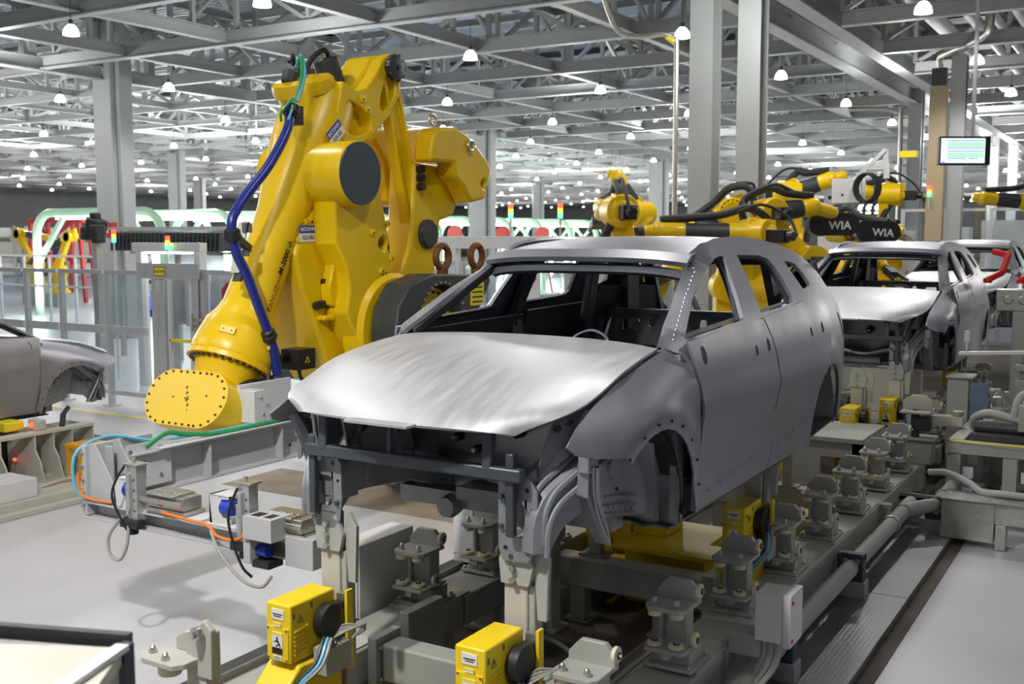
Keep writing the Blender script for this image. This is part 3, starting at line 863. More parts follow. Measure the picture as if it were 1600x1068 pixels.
    q.bb(-.74,.74,3.66,3.74,1.06,1.09)
    q.build('seat_back_panel', car, local=True)
    q = MB('innerdark'); q.tube([(.33,1.38,1.0),(.40,1.42,1.09),(.30,1.44,1.14),(.20,1.42,1.09),(.25,1.38,1.0)],.008,6,5); q.build('wire_hoop', car, local=True)
    # tailgate opening: side posts and sill
    q = MB('steel')
    q.grid(18, 3, lambda u, v: ((u*2-1)*.66, 4.60-.04*(u*2-1)**2+.02*v, .45+.42*v), .014)
    q.build('rear_panel', car, local=True)
    q = MB('innerdark'); q.bar((-.60,4.12,1.425),(.60,4.12,1.425),.10,.05)
    for s in (-1,1): q.bar((s*.60,4.12,1.42),(s*.66,4.52,.9),.09,.06)
    q.build('tailgate_frame', car, local=True)
    return car
car = build_car('bare steel car body nearest the camera, riding beside the big yellow robot')
car.location = (-2.67,3.23,.80)
PITCHY = 5.6
# the next bodies on the line and the one on the neighbouring track
car2 = dup(car, (-2.67,3.23+7.35,.74), label='bare steel car body second on the line, behind the tail of the nearest')
car3 = dup(car, (-2.67,3.23+13.6,.74), label='bare steel car body third on the line, cut by the right edge')
# ------------------------------------------------------------------ shuttle rails
RX, LX, CXC = -1.88, -3.43, -2.67
def rail(x, y0, y1, label):
    r = thing('shuttle_rail', label, 'conveyor rail', (x, y0, 0))
    b = MB('machine'); b.bb(x-.14, x+.14, y0, y1, .18, .36); b.build('beam', r, bevel=.01)
    b = MB('machineL')
    y = y0+.35
    while y < y1-.3:
        b.bb(x-.13, x+.13, y, y+.42, .36, .372); y += .87
    b.builds('pad', r)
    y = y0+.45
    while y < y1:
        l = MB('machine'); l.bb(x-.07, x+.07, y-.05, y+.05, .03, .18); l.bb(x-.12,x+.12,y-.09,y+.09,.006,.03); l.build('leg', r); y += 1.4
    return r
def rail_side(x, y0, y1, s, parent):
    """cable trough with two round bars along the rail"""
    t = MB('zinc'); t.bb(x+s*.16, x+s*.28, y0, y1, .26, .275); t.bb(x+s*.275, x+s*.285, y0, y1, .26, .33)
    t.use('alu'); t.cyl((x+s*.19,y0,.30),(x+s*.19,y1,.30),.014,n=8); t.cyl((x+s*.235,y0,.295),(x+s*.235,y1,.295),.012,n=8)
    t.build('cable_trough', parent)
for k, (y0, y1, nm) in enumerate(((1.6,4.9,'front'),(4.93,9.9,'middle'),(10.9,15.6,'back'))):
    r = rail(RX, y0, y1, ('grey shuttle rail with roller brackets nearest the tread plates, front length','grey right shuttle rail running beside the long floor pipe','far grey rail carrying the second car body, tread plate side')[k])
    if k == 0: rail_side(RX, y0, y1, -1, r)
for k, (y0, y1) in enumerate(((1.6,4.9),(4.93,9.9),(10.9,15.6))):
    r = rail(LX, y0, y1, ('grey left shuttle rail in front of the big robot, nearest length','grey left shuttle rail passing behind the car body nose','far grey left rail beneath the second car body')[k])
    if k < 2: rail_side(LX, y0, y1, -1, r)

# roller bracket: base, lower shelf with rollers, post, head shelf with rollers and acorn nuts, octagon plate
def roller_bracket(label, m='machine'):
    t = thing('roller_bracket', label, 'roller bracket', (0,0,.373))
    b = MB(m); b.bb(-.12,.12,-.13,.13,.0,.018)
    for sx in (-.10,.10):
        for sy in (-.11,.11): b.use('zinc').cyl((sx,sy,.018),(sx,sy,.034),.012,n=6)
    b.use(m).bb(-.095,.095,-.075,.085,.018,.085); b.build('base', t, bevel=.005, local=True)
    b = MB(m); b.plate([(-.10,-.17),(.09,-.17),(.10,-.15),(.10,.06),(-.11,.06),(-.11,-.14)], [], lambda x,y:(x,y,.112), .018); b.bb(-.02,.02,-.16,-.07,.06,.10); b.build('lower_shelf', t, bevel=.003, local=True)
    def roller(c, ax, r, h, name='roller'):
        q = MB('rubber'); c = Vector(c); ax = Vector(ax)
        q.lathe(c, ax, [(r*.55,0),(r,.003),(r,h-.003),(r*.55,h)], 18); q.use('dark').cyl(c-ax*.004, c+ax*(h+.004), r*.45, n=14); q.use('zinc').cyl(c+ax*h, c+ax*(h+.014), r*.2, n=6)
        return q.build(name, t, local=True)
    roller((-.065,-.125,.113),(0,0,1),.036,.022); roller((.045,-.125,.113),(0,0,1),.036,.022)
    q = roller((.098,-.05,.145),(1,0,0),.036,.022)
    b = MB(m); b.bb(-.055,.055,-.03,.065,.085,.30); b.bb(-.075,-.055,-.06,.06,.085,.29); b.build('post', t, bevel=.006, local=True)
    b = MB(m); b.plate([(-.11,-.13),(-.085,-.17),(.075,-.17),(.10,-.14),(.10,.05),(-.11,.05)], [], lambda x,y:(x,y,.312), .02)
    b.build('head_shelf', t, bevel=.003, local=True)
    b = MB(m); b.plate([(-.105,.30),(.105,.30),(.105,.355),(.06,.405),(-.05,.405),(-.105,.345)], [], lambda x,z:(x,.0,z), .03); b.build('head_plate', t, bevel=.004, local=True)
    for sx in (-.065,.045):
        q = MB('zinc'); q.cyl((sx,-.125,.312),(sx,-.125,.324),.018,n=6); q.lathe((sx,-.125,.324),(0,0,1),[(.014,0),(.013,.012),(.007,.02),(.001,.023)],10); q.build('acorn_nut', t, local=True)
    roller((-.065,-.125,.258),(0,0,1),.033,.030); roller((.045,-.125,.258),(0,0,1),.033,.030)
    roller((.085,.03,.355),(1,0,0),.036,.022)
    return t
order = ['nearest','second','third','fourth','fifth','sixth','seventh','eighth']
ry = [3.72,4.63,5.50,6.31,7.17,7.98,8.80,9.6]
rb = None
for i, y in enumerate(ry):
    lab = '%s grey roller bracket on the rail beside the tread plates' % order[i]+(', behind the junction box' if i == 2 else '')
    if rb is None: rb = roller_bracket(lab); rb.location = (RX, y, .373)
    else: dup(rb, (RX, y, .373), label=lab, group='roller brackets on the right rail')
rb['group'] = 'roller brackets on the right rail'
for i, (y, lab) in enumerate(((4.72,'grey roller bracket beside the white cabinet on the left rail'),(5.38,'grey roller bracket behind the right rail end of the car nose'),(6.12,'grey roller bracket on the left rail seen under the car apron'),(7.0,'farthest roller bracket on the left rail under the car'))):
    dup(rb, (LX, y, .373), label=lab, group='roller brackets on the left rail')
for i, y in enumerate((11.2,12.1,13.0,13.9,14.8)):
    dup(rb, (RX, y, .373), label='%s small roller bracket on the far rail under the second car' % order[i], group='roller brackets on the far rail')
# cream guide bracket in the foreground: tall plate column with a head on its left
t = thing('guide_bracket', 'cream guide bracket with two acorn nuts in the left foreground', 'guide bracket', (-3.36,2.98,.373), 0)
b = MB('machineL'); b.bb(-.02,.10,-.02,.06,.0,.40); b.build('column', t, local=True, bevel=.006)
b = MB('machineL'); b.plate([(.02,.22),(.14,.22),(.14,.43),(.10,.47),(.02,.40)], [], lambda x,z:(x,-.03,z), .03); b.build('head_plate', t, local=True, bevel=.005)
b = MB('machineL'); b.plate([(-.20,-.10),(-.15,-.14),(.03,-.14),(.06,-.10),(.06,.02),(-.10,.02),(-.20,-.05)], [], lambda x,y:(x,y,.30), .025); b.plate([(-.10,.30),(.02,.30),(.02,.39),(-.06,.38),(-.10,.35)], [], lambda x,z:(x,.0,z), .025); b.build('head_shelf', t, local=True, bevel=.004)
for sx, sy in ((-.15,-.08),(-.04,-.11)):
    q = MB('zinc'); q.cyl((sx,sy,.30),(sx,sy,.313),.018,n=6); q.lathe((sx,sy,.313),(0,0,1),[(.014,0),(.013,.012),(.001,.024)],10); q.build('acorn_nut', t, local=True)
q = MB('zinc'); q.cyl((.085,-.045,.42),(.085,-.065,.42),.028,n=16); q.cyl((.085,-.065,.42),(.085,-.085,.42),.016,n=6); q.build('bolt', t, local=True)
q = MB('rubber'); q.lathe((-.06,-.07,.225),(0,0,1),[(.045,0),(.05,.01),(.05,.05)],18); q.build('roller', t, local=True)
q = MB('machineL'); q.bb(-.06,.14,-.08,.10,0,.02); q.build('base', t, local=True)
# coil spring post at the very bottom left
t = thing('spring_bumper', 'small steel spring bumper at the bottom edge left of the cream bracket', 'bumper', (-3.40,2.55,.36))
q = MB('zinc'); q.cyl((0,0,0),(0,0,.30),.012,n=8); q.build('rod', t, local=True)
q = MB('dark'); q.tube([(.028*math.cos(k*PI/4), .028*math.sin(k*PI/4), .20+k*.0045) for k in range(30)], .006, 5, 1); q.build('spring', t, local=True)

# ------------------------------------------------------------------ cross beams between the rails
def crossbeam(y, label, dz=0):
    t = thing('cross_beam', label, 'cross beam', (CXC, y, .006))
    b = MB('machine'); b.bb(-3.16-CXC, -2.10-CXC, -.07, .07, .22+dz, .41+dz); b.build('beam', t, bevel=.012, local=True)
    for x in (-.34, .22):
        l = MB('machine'); l.bb(x-.05,x+.05,-.045,.045,.0,.22+dz); l.bb(x-.08,x+.08,-.07,.07,0,.015); l.build('leg', t, local=True)
    for s in (-1, 1):
        l = MB('machine'); l.bb(-3.22-CXC if s<0 else .50, -3.17-CXC if s<0 else .57, -.1,.1,.18,.44); 
        for zz in (.23,.39): l.use('zinc').cyl((-3.17-CXC if s<0 else .50,-.07,zz),((-3.15-CXC) if s<0 else .48,-.07,zz),.013,n=6)
        l.build('end_plate', t, local=True)
    return t
cb = crossbeam(5.80, 'grey cross beam under the middle of the nearest car body')
c2 = crossbeam(4.05, 'grey cross beam behind the front yellow drive cabinets'); 
dup(cb, (CXC, 8.3, .006), label='grey cross beam under the tail of the nearest car body')
dup(cb, (CXC, 13.2, .006), label='grey cross beam under the second car body')
# ------------------------------------------------------------------ lift columns carrying the body: post, top bracket, drive cabinet
def lift_column(label, s=1):
    """local origin on the pit floor under the cabinet; cabinet x -.07..07, y -.14...15, top z .83"""
    t = thing('lift_column', label, 'lift column', (0,0,.006))
    b = MB('machineL'); b.bb(-.055,.055,.20,.29,.0,1.04); b.use('machine').bb(.056,.085,.21,.28,.0,.98); b.build('post', t, local=True, bevel=.008)
    b = MB('black'); b.bb(-.035,-.025,.185,.20,.55,.80); b.build('slot', t, local=True)
    b = MB('machine')
    b.plate([(-.06,.98),(.07,.98),(.09,1.06),(.05,1.16),(-.04,1.16),(-.07,1.08)], [], lambda x,z:(x,.185,z), .02)
    b.plate([(.10,.84),(.14,.84),(.15,1.10),(.11,1.16),(.08,1.10)], [], lambda x,z:(x,.21,z), .02)
    for z in (1.0,1.05,1.10): b.use('zinc').cyl((.0,.18,z),(.0,.165,z),.014,n=6)
    b.use('dark').cyl((.03,.24,1.04),(.03,.24,1.15),.018,n=10)
    b.build('top_bracket', t, local=True)
    b = MB('yellowL'); b.bb(-.07,.07,-.14,.15,.565,.824); b.build('cabinet', t, local=True, bevel=.008)
    cabn = t.children[-1]
    # cabinet labels, vents and cover plate, on the narrow front and on the long right face
    q = MB('yellowL'); q.bb(-.06,.06,-.146,-.14,.575,.72)
    for sx in (-.052,.052):
        for zz in (.582,.713): q.use('dark').cyl((sx,-.15,zz),(sx,-.145,zz),.004,n=6)
    q.build('cover_plate', cabn, local=True)
    q = MB('labelw'); q.bb(-.035,.035,-.1435,-.14,.755,.80); q.use('print').bb(-.027,.027,-.1445,-.1434,.776,.781); q.bb(-.02,.02,-.1445,-.1434,.767,.771); q.build('rating_label', cabn, local=True)
    q = MB('labelw'); q.bb(-.022,.022,-.149,-.146,.725,.742); q.use('labely').bb(-.022,.022,-.1495,-.1489,.7345,.742); q.build('caution_label', cabn, local=True)
    q = MB('labelw'); q.bb(-.03,.03,-.149,-.146,.605,.70); q.use('labely').bb(-.03,.03,-.1495,-.1489,.688,.70); q.use('print').bb(-.03,.03,-.1495,-.1489,.605,.632)
    q.sphere((.0,-.149,.674),.006,8,(1,.3,1)); q.bar((-.002,-.1492,.668),(.012,-.1492,.648),.010,.001,up=(0,1,0)); q.bar((.010,-.1492,.648),(-.008,-.1492,.636),.006,.001,up=(0,1,0)); q.bar((.0,-.1492,.662),(-.018,-.1492,.656),.005,.001,up=(0,1,0)); q.bar((.012,-.1492,.648),(.018,-.1492,.634),.006,.001,up=(0,1,0))
    q.build('warning_label', cabn, local=True)
    q = MB('labelw'); q.bb(-.024,.024,-.149,-.146,.578,.596); q.use('print').bb(-.018,.018,-.1495,-.1489,.588,.591); q.bb(-.018,.018,-.1495,-.1489,.582,.584); q.build('serial_label', cabn, local=True)
    q = MB('yellowL')
    for k in range(6): q.bar((.071,-.12,.60+.02*k),(.071,-.03,.612+.02*k),.006,.008,up=(1,0,0))
    q.use('print')
    q.tube([(.0712,-.095,.738),(.0712,-.06,.738),(.0712,-.0775,.77)],.0022,4,1,closed=True); q.bb(.0705,.0715,-.0790,-.0760,.748,.760)
    for zz in (.775,.762): q.tube([(.0712,-.122,zz),(.0712,-.112,zz),(.0712,-.112,zz+.009),(.0712,-.122,zz+.009)],.0018,4,1,closed=True)
    for zz in (.795,.782): q.tube([(.0712,-.012,zz),(.0712,-.002,zz),(.0712,-.002,zz+.009),(.0712,-.012,zz+.009)],.0018,4,1,closed=True)
    q.build('side_marking', cabn, local=True)
    q = MB('yellowL'); q.plate([(-.145,.02),(.16,.02),(.16,.54),(.02,.55),(-.10,.555),(-.20,.47),(-.20,.02)], [], lambda y,z:(.09,y,z), .18); q.build('lower_housing', t, local=True, bevel=.01)
    q = MB('black'); q.lathe((.072,.075,.70),(1,0,0),[(.075,0),(.08,.006),(.08,.05),(.06,.055)],22); q.bb(.072,.12,.06,.15,.63,.77); q.build('motor_cover', t, local=True)
    q = MB('zinc'); q.bb(.075,.125,.155,.20,.50,.80); q.use('yellowL').bb(.126,.14,.15,.19,.46,.82); q.use('zinc')
    for k in range(4): q.cyl((.10,.155,.55+.06*k),(.10,.145,.55+.06*k),.008,n=6)
    q.build('slide', t, local=True)
    q = MB('machine'); q.bb(.09,.17,-.02,.14,.49,.61); q.use('labely').tube([(.171,.03,.55),(.171,.07,.55),(.171,.05,.585)],.003,4,1,closed=True); q.build('switch_box', t, local=True, bevel=.004)
    for k in range(3):
        q = MB(('dark','cyan','cable')[k])
        q.tube([(.10,.05+.02*k,.60),(.15+.02*k,-.02,.66),(.17+.02*k,-.10,.58),(.12+.015*k,-.16,.50),(.085,-.17+.01*k,.40),(.09,-.12,.25)], .008, 6, 5); q.build('hose', t, local=True)
    q = MB('cable')
    for k in range(4): q.tube([(.12,.11,.60+.01*k),(.17,.03+.02*k,.655+.012*k),(.22,.12+.01*k,.68),(.20,.20,.64+.01*k),(.15,.17,.60)], .005, 5, 5)
    q.build('cable_coil', t, local=True)
    return t
lc = lift_column('yellow drive cabinet and post holding the left rail end of the nearest car')
lc.location = (-3.165,3.42,.006)
lc2 = dup(lc, (-2.19,3.44,.006), label='yellow drive cabinet and post under the right rail end of the nearest car')
dup(lc, (-2.05,6.02,.006), label='yellow drive cabinet under the near sill of the nearest car', rz=R(0))
dup(lc, (-3.20,6.60,.006), label='yellow drive cabinet under the far sill of the nearest car')
for x, nm in ((-3.165,'far'),(-2.19,'near')):
    dup(lc, (x,10.75,-.06+.066), label='yellow drive cabinet carrying the %s front rail of the second car' % nm)
dup(lc, (-2.05,13.4,.006), label='yellow drive cabinet under the near sill of the second car')

# yellow floor machinery under the middle of the body
t = thing('lift_base', 'yellow boxed lift base on the pit floor under the nearest car', 'lift base', (-2.62,6.5,.006))
q = MB('yellowL'); q.bb(-.30,.25,-.25,.35,.0,.40); q.build('housing', t, local=True, bevel=.01)
q = MB('yellowL'); q.plate([(-.30,-.45),(.38,-.45),(.38,-.15),(.25,-.15),(.25,.3),(-.30,.3)], [], lambda x,y:(x,y,.43), .03); q.build('deck_plate', t, local=True, bevel=.004)
q = MB('yellowL'); q.bb(-.28,-.05,-.15,.15,.43,.72); q.build('column', t, local=True, bevel=.01)
q = MB('dark'); q.cyl((-.36,-.5,.12),(-.36,-.32,.12),.08,n=16); q.cyl((-.36,-.56,.12),(-.36,-.5,.12),.05,n=12); q.build('motor', t, local=True)
q = MB('yellowL'); q.bb(-.50,-.30,-.45,-.1,.02,.26); q.build('gearbox', t, local=True, bevel=.02)
for x, y, w, d, h, lab in ((-2.35,7.6,.4,.8,.33,'low yellow block under the tail of the nearest car'),(-3.14,6.95,.16,.8,.30,'narrow yellow beam inside the left rail under the nearest car')):
    q = MB('yellowD'); q.bb(x-w/2,x+w/2,y-d/2,y+d/2,.006,h); q.bb(x-w*.35,x+w*.35,y-d*.6,y-d/2,.006,h*.7); single(q, 'yellow_beam', lab, 'machine beam', bevel=.01)
# plain support posts rising to the sill
for x, y, h, lab in ((-2.93,5.86,.78,'slim grey post standing on the cross beam under the apron'),(-2.45,8.3,.62,'slim grey post standing on the rear cross beam')):
    t = thing('support_post', lab, 'support post', (x,y,.416))
    q = MB('machine'); q.bb(-.04,.04,-.035,.035,.012,h); q.build('shaft', t, local=True, bevel=.004)
    q = MB('machineD'); q.bb(-.09,.09,-.07,.07,0,.012); q.build('foot', t, local=True)
# thick post behind the right front rail
t = thing('support_post', 'broad cream post standing behind the car front right rail', 'support post', (-3.10,5.55,.006))
q = MB('machineL'); q.bb(-.055,.055,-.055,.055,.0,1.02); q.build('shaft', t, local=True, bevel=.006)
q = MB('machine'); q.bb(-.09,.09,-.09,.09,0,.02); q.build('foot', t, local=True)

# electrical boxes on the rails
def white_box(x0, x1, y0, y1, z0, z1, label, name='cable_cabinet'):
    cx, cy = (x0+x1)/2, (y0+y1)/2
    t = thing(name, label, 'cabinet', (cx,cy,z0))
    q = MB('white'); q.bb(x0,x1,y0,y1,z0,z1); q.build('body', t, bevel=.004)
    q = MB('white'); q.bb(x0+.008,x1-.008,y0-.014,y0,z0+.008,z1-.008); q.use('zinc').cyl((x0+.02,y0-.018,z0+.06),(x0+.02,y0-.012,z0+.06),.008,n=8); q.cyl((x0+.02,y0-.018,z1-.06),(x0+.02,y0-.012,z1-.06),.008,n=8); q.build('door', t, bevel=.003)
    return t
white_box(-3.77,-3.605,4.36,4.85,.334,.74,'tall white cabinet standing against the left rail, in front of the robot gripper')
white_box(-3.77,-3.605,5.50,5.9,.334,.76,'second white cabinet against the left rail, behind the car front end plate')
t = thing('junction_box', 'pale grey junction box on the side of the right rail', 'junction box', (-1.50,5.0,.42))
q = MB('white'); q.bb(-1.60,-1.46,4.92,5.10,.44,.68); q.build('body', t, bevel=.006)
q = MB('white'); q.bb(-1.458,-1.42,4.91,5.11,.43,.69); q.use('red').cyl((-1.42,4.94,.46),(-1.414,4.94,.46),.011,n=10); q.cyl((-1.42,4.94,.65),(-1.414,4.94,.65),.011,n=10); q.build('lid', t, bevel=.005)
for k in range(3):
    q = MB('cable'); q.tube([(-1.50-.035*k,4.99,.44),(-1.50-.035*k,4.97,.34),(-1.55-.03*k,4.9-.03*k,.24),(-1.62,4.5,.18),(-1.64,3.8,.17)],.016,8,5); q.build('conduit', t)
q = MB('machine'); q.bb(-1.74,-1.58,4.95,5.08,.34,.45); q.build('mount', t)
# front junction plates on rail faces
for x, y, lab in ((LX+.145,4.45,'dark cover box on the inner face of the left rail'),(RX+.145,3.55,'pale end plate bolted to the outer face of the right rail')):
    q = MB('machine' if x < -3 else 'white'); q.bb(x,x+.06,y-.16,y+.16,.006,.46 if x < -3 else .33); single(q,'cover_box' if x < -3 else 'end_plate', lab,'cover', bevel=.005)
# upright sensor flags
for x, y, m, lab in ((-3.60,3.92,'zinc','small upright sensor bracket with dark cable loop on the left rail'),(-2.06,4.02,'cyan','small blue upright sensor strip beside the right rail')):
    t = thing('sensor_flag', lab, 'sensor bracket', (x,y,.36))
    q = MB(m); q.bb(-.022,.022,-.006,.006,0,.22); q.build('strip', t, local=True)
    q = MB('black'); q.tube([(.0,-.01,.19),(.05,-.02,.21),(.07,-.02,.17),(.03,-.02,.14),(.05,-.02,.08),(.06,-.02,.0)],.009,6,5); q.build('cable', t, local=True)

# ------------------------------------------------------------------ long pipe on the right with brackets
t = thing('floor_pipe', 'long grey pipe with elbows in dark clamps along the tread plates', 'pipe', (-1.56,6,.0))
q = MB('machine'); q.tube([(-1.63,2.2,.24),(-1.63,8.45,.24),(-1.625,8.6,.25),(-1.57,8.7,.26),(-1.49,8.78,.27),(-1.43,8.9,.27),(-1.42,9.1,.27),(-1.42,9.75,.27)],.056,14,5); q.build('pipe', t)
q = MB('machine'); q.tube([(-1.64,8.3,.24),(-1.68,8.32,.27),(-1.70,8.34,.34)],.03,10,4); q.lathe((-1.70,8.34,.33),(0,0,1),[(.045,0),(.045,.03)],12); q.build('branch', t)
for y in (3.6,5.45,7.0,8.9):
    xx = -1.63 if y < 8 else -1.42
    q = MB('slate'); q.bb(xx-.085,xx+.085,y-.05,y+.05,.155,.20); q.bb(xx-.085,xx-.06,y-.045,y+.045,.2,.33); q.bb(xx+.06,xx+.085,y-.045,y+.045,.2,.33); q.bb(xx-.085,xx+.085,y-.03,y+.03,.30,.335)
    q.use('machine').bb(xx-.12,xx+.10,y-.06,y+.06,.006,.155); q.build('clamp', t, bevel=.004)
for y in (8.2,9.15): 
    q = MB('zinc'); q.lathe((-1.63 if y<8.3 else -1.42,y,.24 if y<8.3 else .27),(0,1,0),[(.065,0),(.07,.01),(.065,.05)],14); q.build('coupling', t)
# dark trench floor clutter: black cables across the pit
q = MB('black'); q.tube([(-3.2,5.1,.05),(-2.9,5.0,.03),(-2.5,4.7,.025),(-2.2,4.4,.03),(-1.98,4.2,.03)],.022,8,6); single(q,'black_hose','thick black hose lying across the pit floor between the rails','hose')
q = MB('cable'); q.tube([(-3.25,5.2,.10),(-2.95,5.25,.07),(-2.75,5.2,.035),(-2.4,4.95,.03),(-2.1,4.8,.03)],.014,8,6); single(q,'grey_cable','grey cable lying beside the thick black hose in the pit','cable')
# ------------------------------------------------------------------ the big yellow handling robot
rb0 = thing('industrial_robot', 'giant yellow handling robot arching over the nose of the nearest car', 'robot', (-5.85,8.3,0))
def YZ(x, t): return None
def cast(mb, outline, holes, x0, x1, step=None):
    """casting: outline in (y,z) extruded from x0 (near face) back to x1"""
    mb.plate(outline, holes, lambda y, z: (x0, y, z), x0-x1, step); return mb
AX = -5.85
# base and turret
q = MB('yellow'); q.lathe((AX,8.3,.10),(0,0,1),[(.56,0),(.56,.08),(.50,.12),(.50,.48),(.62,.54),(.62,.60)],36); q.build('base', rb0, bevel=.012)
q = MB('machineL'); q.bb(AX-.95,AX+1.0,8.1,9.5,0,.10); bp_ = q.build('base_plate', rb0, bevel=.006)
q = MB('zinc')
for (x, y) in ((-.8,8.2),(-.2,8.18),(.4,8.2),(.85,8.25),(.85,8.8),(.85,9.35)): q.cyl((AX+x,y,.10),(AX+x,y,.115),.05,n=12); q.cyl((AX+x,y,.115),(AX+x,y,.19),.022,n=8)
q.builds('anchor_bolt', bp_)
q = MB('yellow'); q.lathe((AX,8.3,.70),(0,0,1),[(.60,0),(.60,.12),(.50,.20),(.45,.45)],36); cast(q, [(6.9,1.05),(8.7,.9),(8.7,1.3),(8.2,1.6),(7.5,1.75),(7.0,1.75),(6.75,1.4)], [], AX+.30, AX-.30); q.build('turret', rb0, bevel=.02)
# gear housings left and right of the turret
hous = [(6.66,1.62),(6.70,1.84),(6.86,2.02),(7.16,2.09),(7.40,2.085),(8.02,2.06),(8.05,2.0),(7.72,1.58),(7.55,1.25),(6.95,1.15),(6.72,1.35)]
for s, nm in ((1,''),(-1,'')):
    x0 = AX+.75 if s > 0 else AX-.50
    q = MB('dark'); cast(q, hous, [circ(7.30,1.70,.30,32)], x0, x0-.26); h = q.build('gear_housing', rb0, bevel=.015)
    q = MB('yellow'); q.cyl((x0-.22,7.30,1.70),(x0-.10,7.30,1.70),.27,n=32); q.use('dark').lathe((x0-.12,7.30,1.70),(1,0,0),[(.12,0),(.12,.08),(.09,.1)],20)
    for k in range(20):
        a = 2*PI*k/20; q.use('black').cyl((x0-.1,7.30+.235*math.cos(a),1.70+.235*math.sin(a)),(x0-.085,7.30+.235*math.cos(a),1.70+.235*math.sin(a)),.013,n=6)
    q.build('gear_ring', h)
    q = MB('zinc')
    for k in range(30):
        a = 2*PI*k/30; q.cyl((x0-.03,7.30+.318*math.cos(a),1.70+.318*math.sin(a)),(x0+.012,7.30+.318*math.cos(a),1.70+.318*math.sin(a)),.012,n=6)
    q.build('ring_bolts', h)
    if s > 0:
        q = MB('labely'); q.bb(x0,x0+.004,7.72,7.93,1.80,2.0); q.use('print')
        for k in range(4): q.bb(x0+.004,x0+.005,7.745,7.905,1.825+.042*k,1.838+.042*k)
        q.build('warning_label', h)
    for y in ((7.47,8.0) if s > 0 else (7.3,)):
        q = MB('rust'); ring = [(x0-.12,y+.095*math.cos(2*PI*k/20),2.225+.095*math.sin(2*PI*k/20)) for k in range(20)]
        q.tube(ring,.03,10,1,closed=True); q.cyl((x0-.12,y,2.07),(x0-.12,y,2.14),.05,n=14); q.build('lifting_eye', rb0)
# trunnion discs of the lower arm
for x0 in (AX+.46, AX-.22):
    q = MB('yellow'); q.lathe((x0-.20,7.05,1.62),(1,0,0),[(.46,0),(.48,.02),(.48,.16),(.44,.2)],40); q.use('black').cyl((x0-.21,7.05,1.62),(x0-.23,7.05,1.62),.40,n=36); q.build('trunnion', rb0)
q = MB('black'); q.cyl((AX-.24,7.05,1.62),(AX+.28,7.05,1.62),.40,n=32); q.build('trunnion_core', rb0)
# lower arm: broad rear box and a raised front plate
back = [(6.40,2.66),(6.20,2.42),(6.12,2.25),(6.20,1.97),(6.34,1.70),(6.46,1.42),(6.62,1.20),(7.0,1.25),(7.20,1.6),(7.28,1.90),(7.12,2.2),(7.05,2.5),(6.95,2.80),(6.75,2.90)]
q = MB('yellow'); cast(q, back, [circ(6.99,2.33,.055,18)], AX+.20, AX-.30); la = q.build('lower_arm', rb0, bevel=.03)
front = [(6.30,2.98),(6.34,2.72),(6.35,2.34),(6.47,2.17),(6.50,1.98),(6.46,1.80),(6.56,1.62),(6.72,1.42),(6.92,1.66),(7.05,1.93),(7.04,2.15),(7.02,2.35),(6.95,2.62),(6.90,2.78),(6.80,2.98),(6.55,3.05)]
q = MB('yellow'); cast(q, front, [circ(6.93,2.34,.055,18)], AX+.42, AX+.19); q.build('arm_plate', la, bevel=.025)
q = MB('blackhole'); q.cyl((AX+.25,6.93,2.34),(AX+.30,6.93,2.34),.056,n=18); q.build('arm_bore', la)
q = MB('yellow')
cast(q, [(6.46,2.18),(6.62,2.12),(6.66,1.9),(6.55,1.82),(6.42,1.86),(6.40,2.0)], [], AX+.30, AX+.20)
q.bb(AX+.18,AX+.28,6.36,6.62,1.74,1.78)
q.build('cable_pocket', la, bevel=.012)
q = MB('yellow')
for (y, z) in ((6.985,2.505),(6.79,2.43),(7.03,2.22),(6.90,2.12)): q.lathe((AX+.42,y,z),(1,0,0),[(.028,0),(.026,.014),(.016,.018)],12); q.use('dark').cyl((AX+.437,y,z),(AX+.441,y,z),.008,n=6); q.use('yellow')
q.builds('boss', la)
q = MB('black')
for (y, z) in ((6.44,2.04),(6.34,1.86)):
    for k in range(3): q.cyl((AX+.19,y+.055*k,z+.006*k),(AX+.245,y+.055*k,z+.006*k),.033,n=12)
q.builds('cable_gland', la)
# hub with the slate cap at the elbow pivot
q = MB('yellow'); q.lathe((AX-.30,6.47,2.88),(1,0,0),[(.22,0),(.25,.02),(.25,.84),(.242,.86)],48); hub = q.build('pivot_hub', rb0)
q = MB('slate'); q.cyl((AX+.56,6.47,2.88),(AX+.578,6.47,2.88),.240,n=48); q.build('hub_cap', hub)
# upper arm: tapering tube to the wrist ring
P0 = Vector((AX,5.62,1.47)); P1 = Vector((AX,6.72,3.55)); D = (P1-P0).normalized()
q = MB('yellow'); L = (P1-P0).length
q.lathe(P0, D, [(.285,.0),(.305,.02),(.312,.06),(.305,.10),(.29,.19),(.27,.28),(.225,.36),(.200,.44),(.190,.70),(.182,1.0),(.195,1.25),(.235,1.5),(.275,1.8),(.29,2.05),(.27,2.28),(.20,2.36)], 40)
q.use('black')
N1 = Vector((1,0,0)); N2 = D.cross(N1)
ua = q.build('upper_arm', rb0, ang=28)
q = MB('yellow'); q.lathe(P0, -D, [(.30,-.02),(.315,-.005),(.315,.03),(.25,.035)], 40); q.use('black')
for k in range(32):
    a = 2*PI*k/32; o = (N1*math.cos(a)+N2*math.sin(a))*.275
    q.cyl(P0-D*.03+o, P0-D*.045+o, .017, n=8)
q.build('wrist_ring', ua)
q = MB('yellow')
for a0 in (-60, 15, 75):
    a = R(a0); o = (N1*math.cos(a)+N2*math.sin(a)); tdir = D.cross(o)
    q.box(P0+D*.16+o*.295, (.11,.03,.05), Matrix((tdir, o, D)).transposed())
    q.use('dark')
    for e in (-.03,.03): q.cyl(P0+D*.16+o*.31+tdir*e, P0+D*.16+o*.313+tdir*e, .006, n=6)
    q.use('yellow')
q.builds('ring_lug', ua)
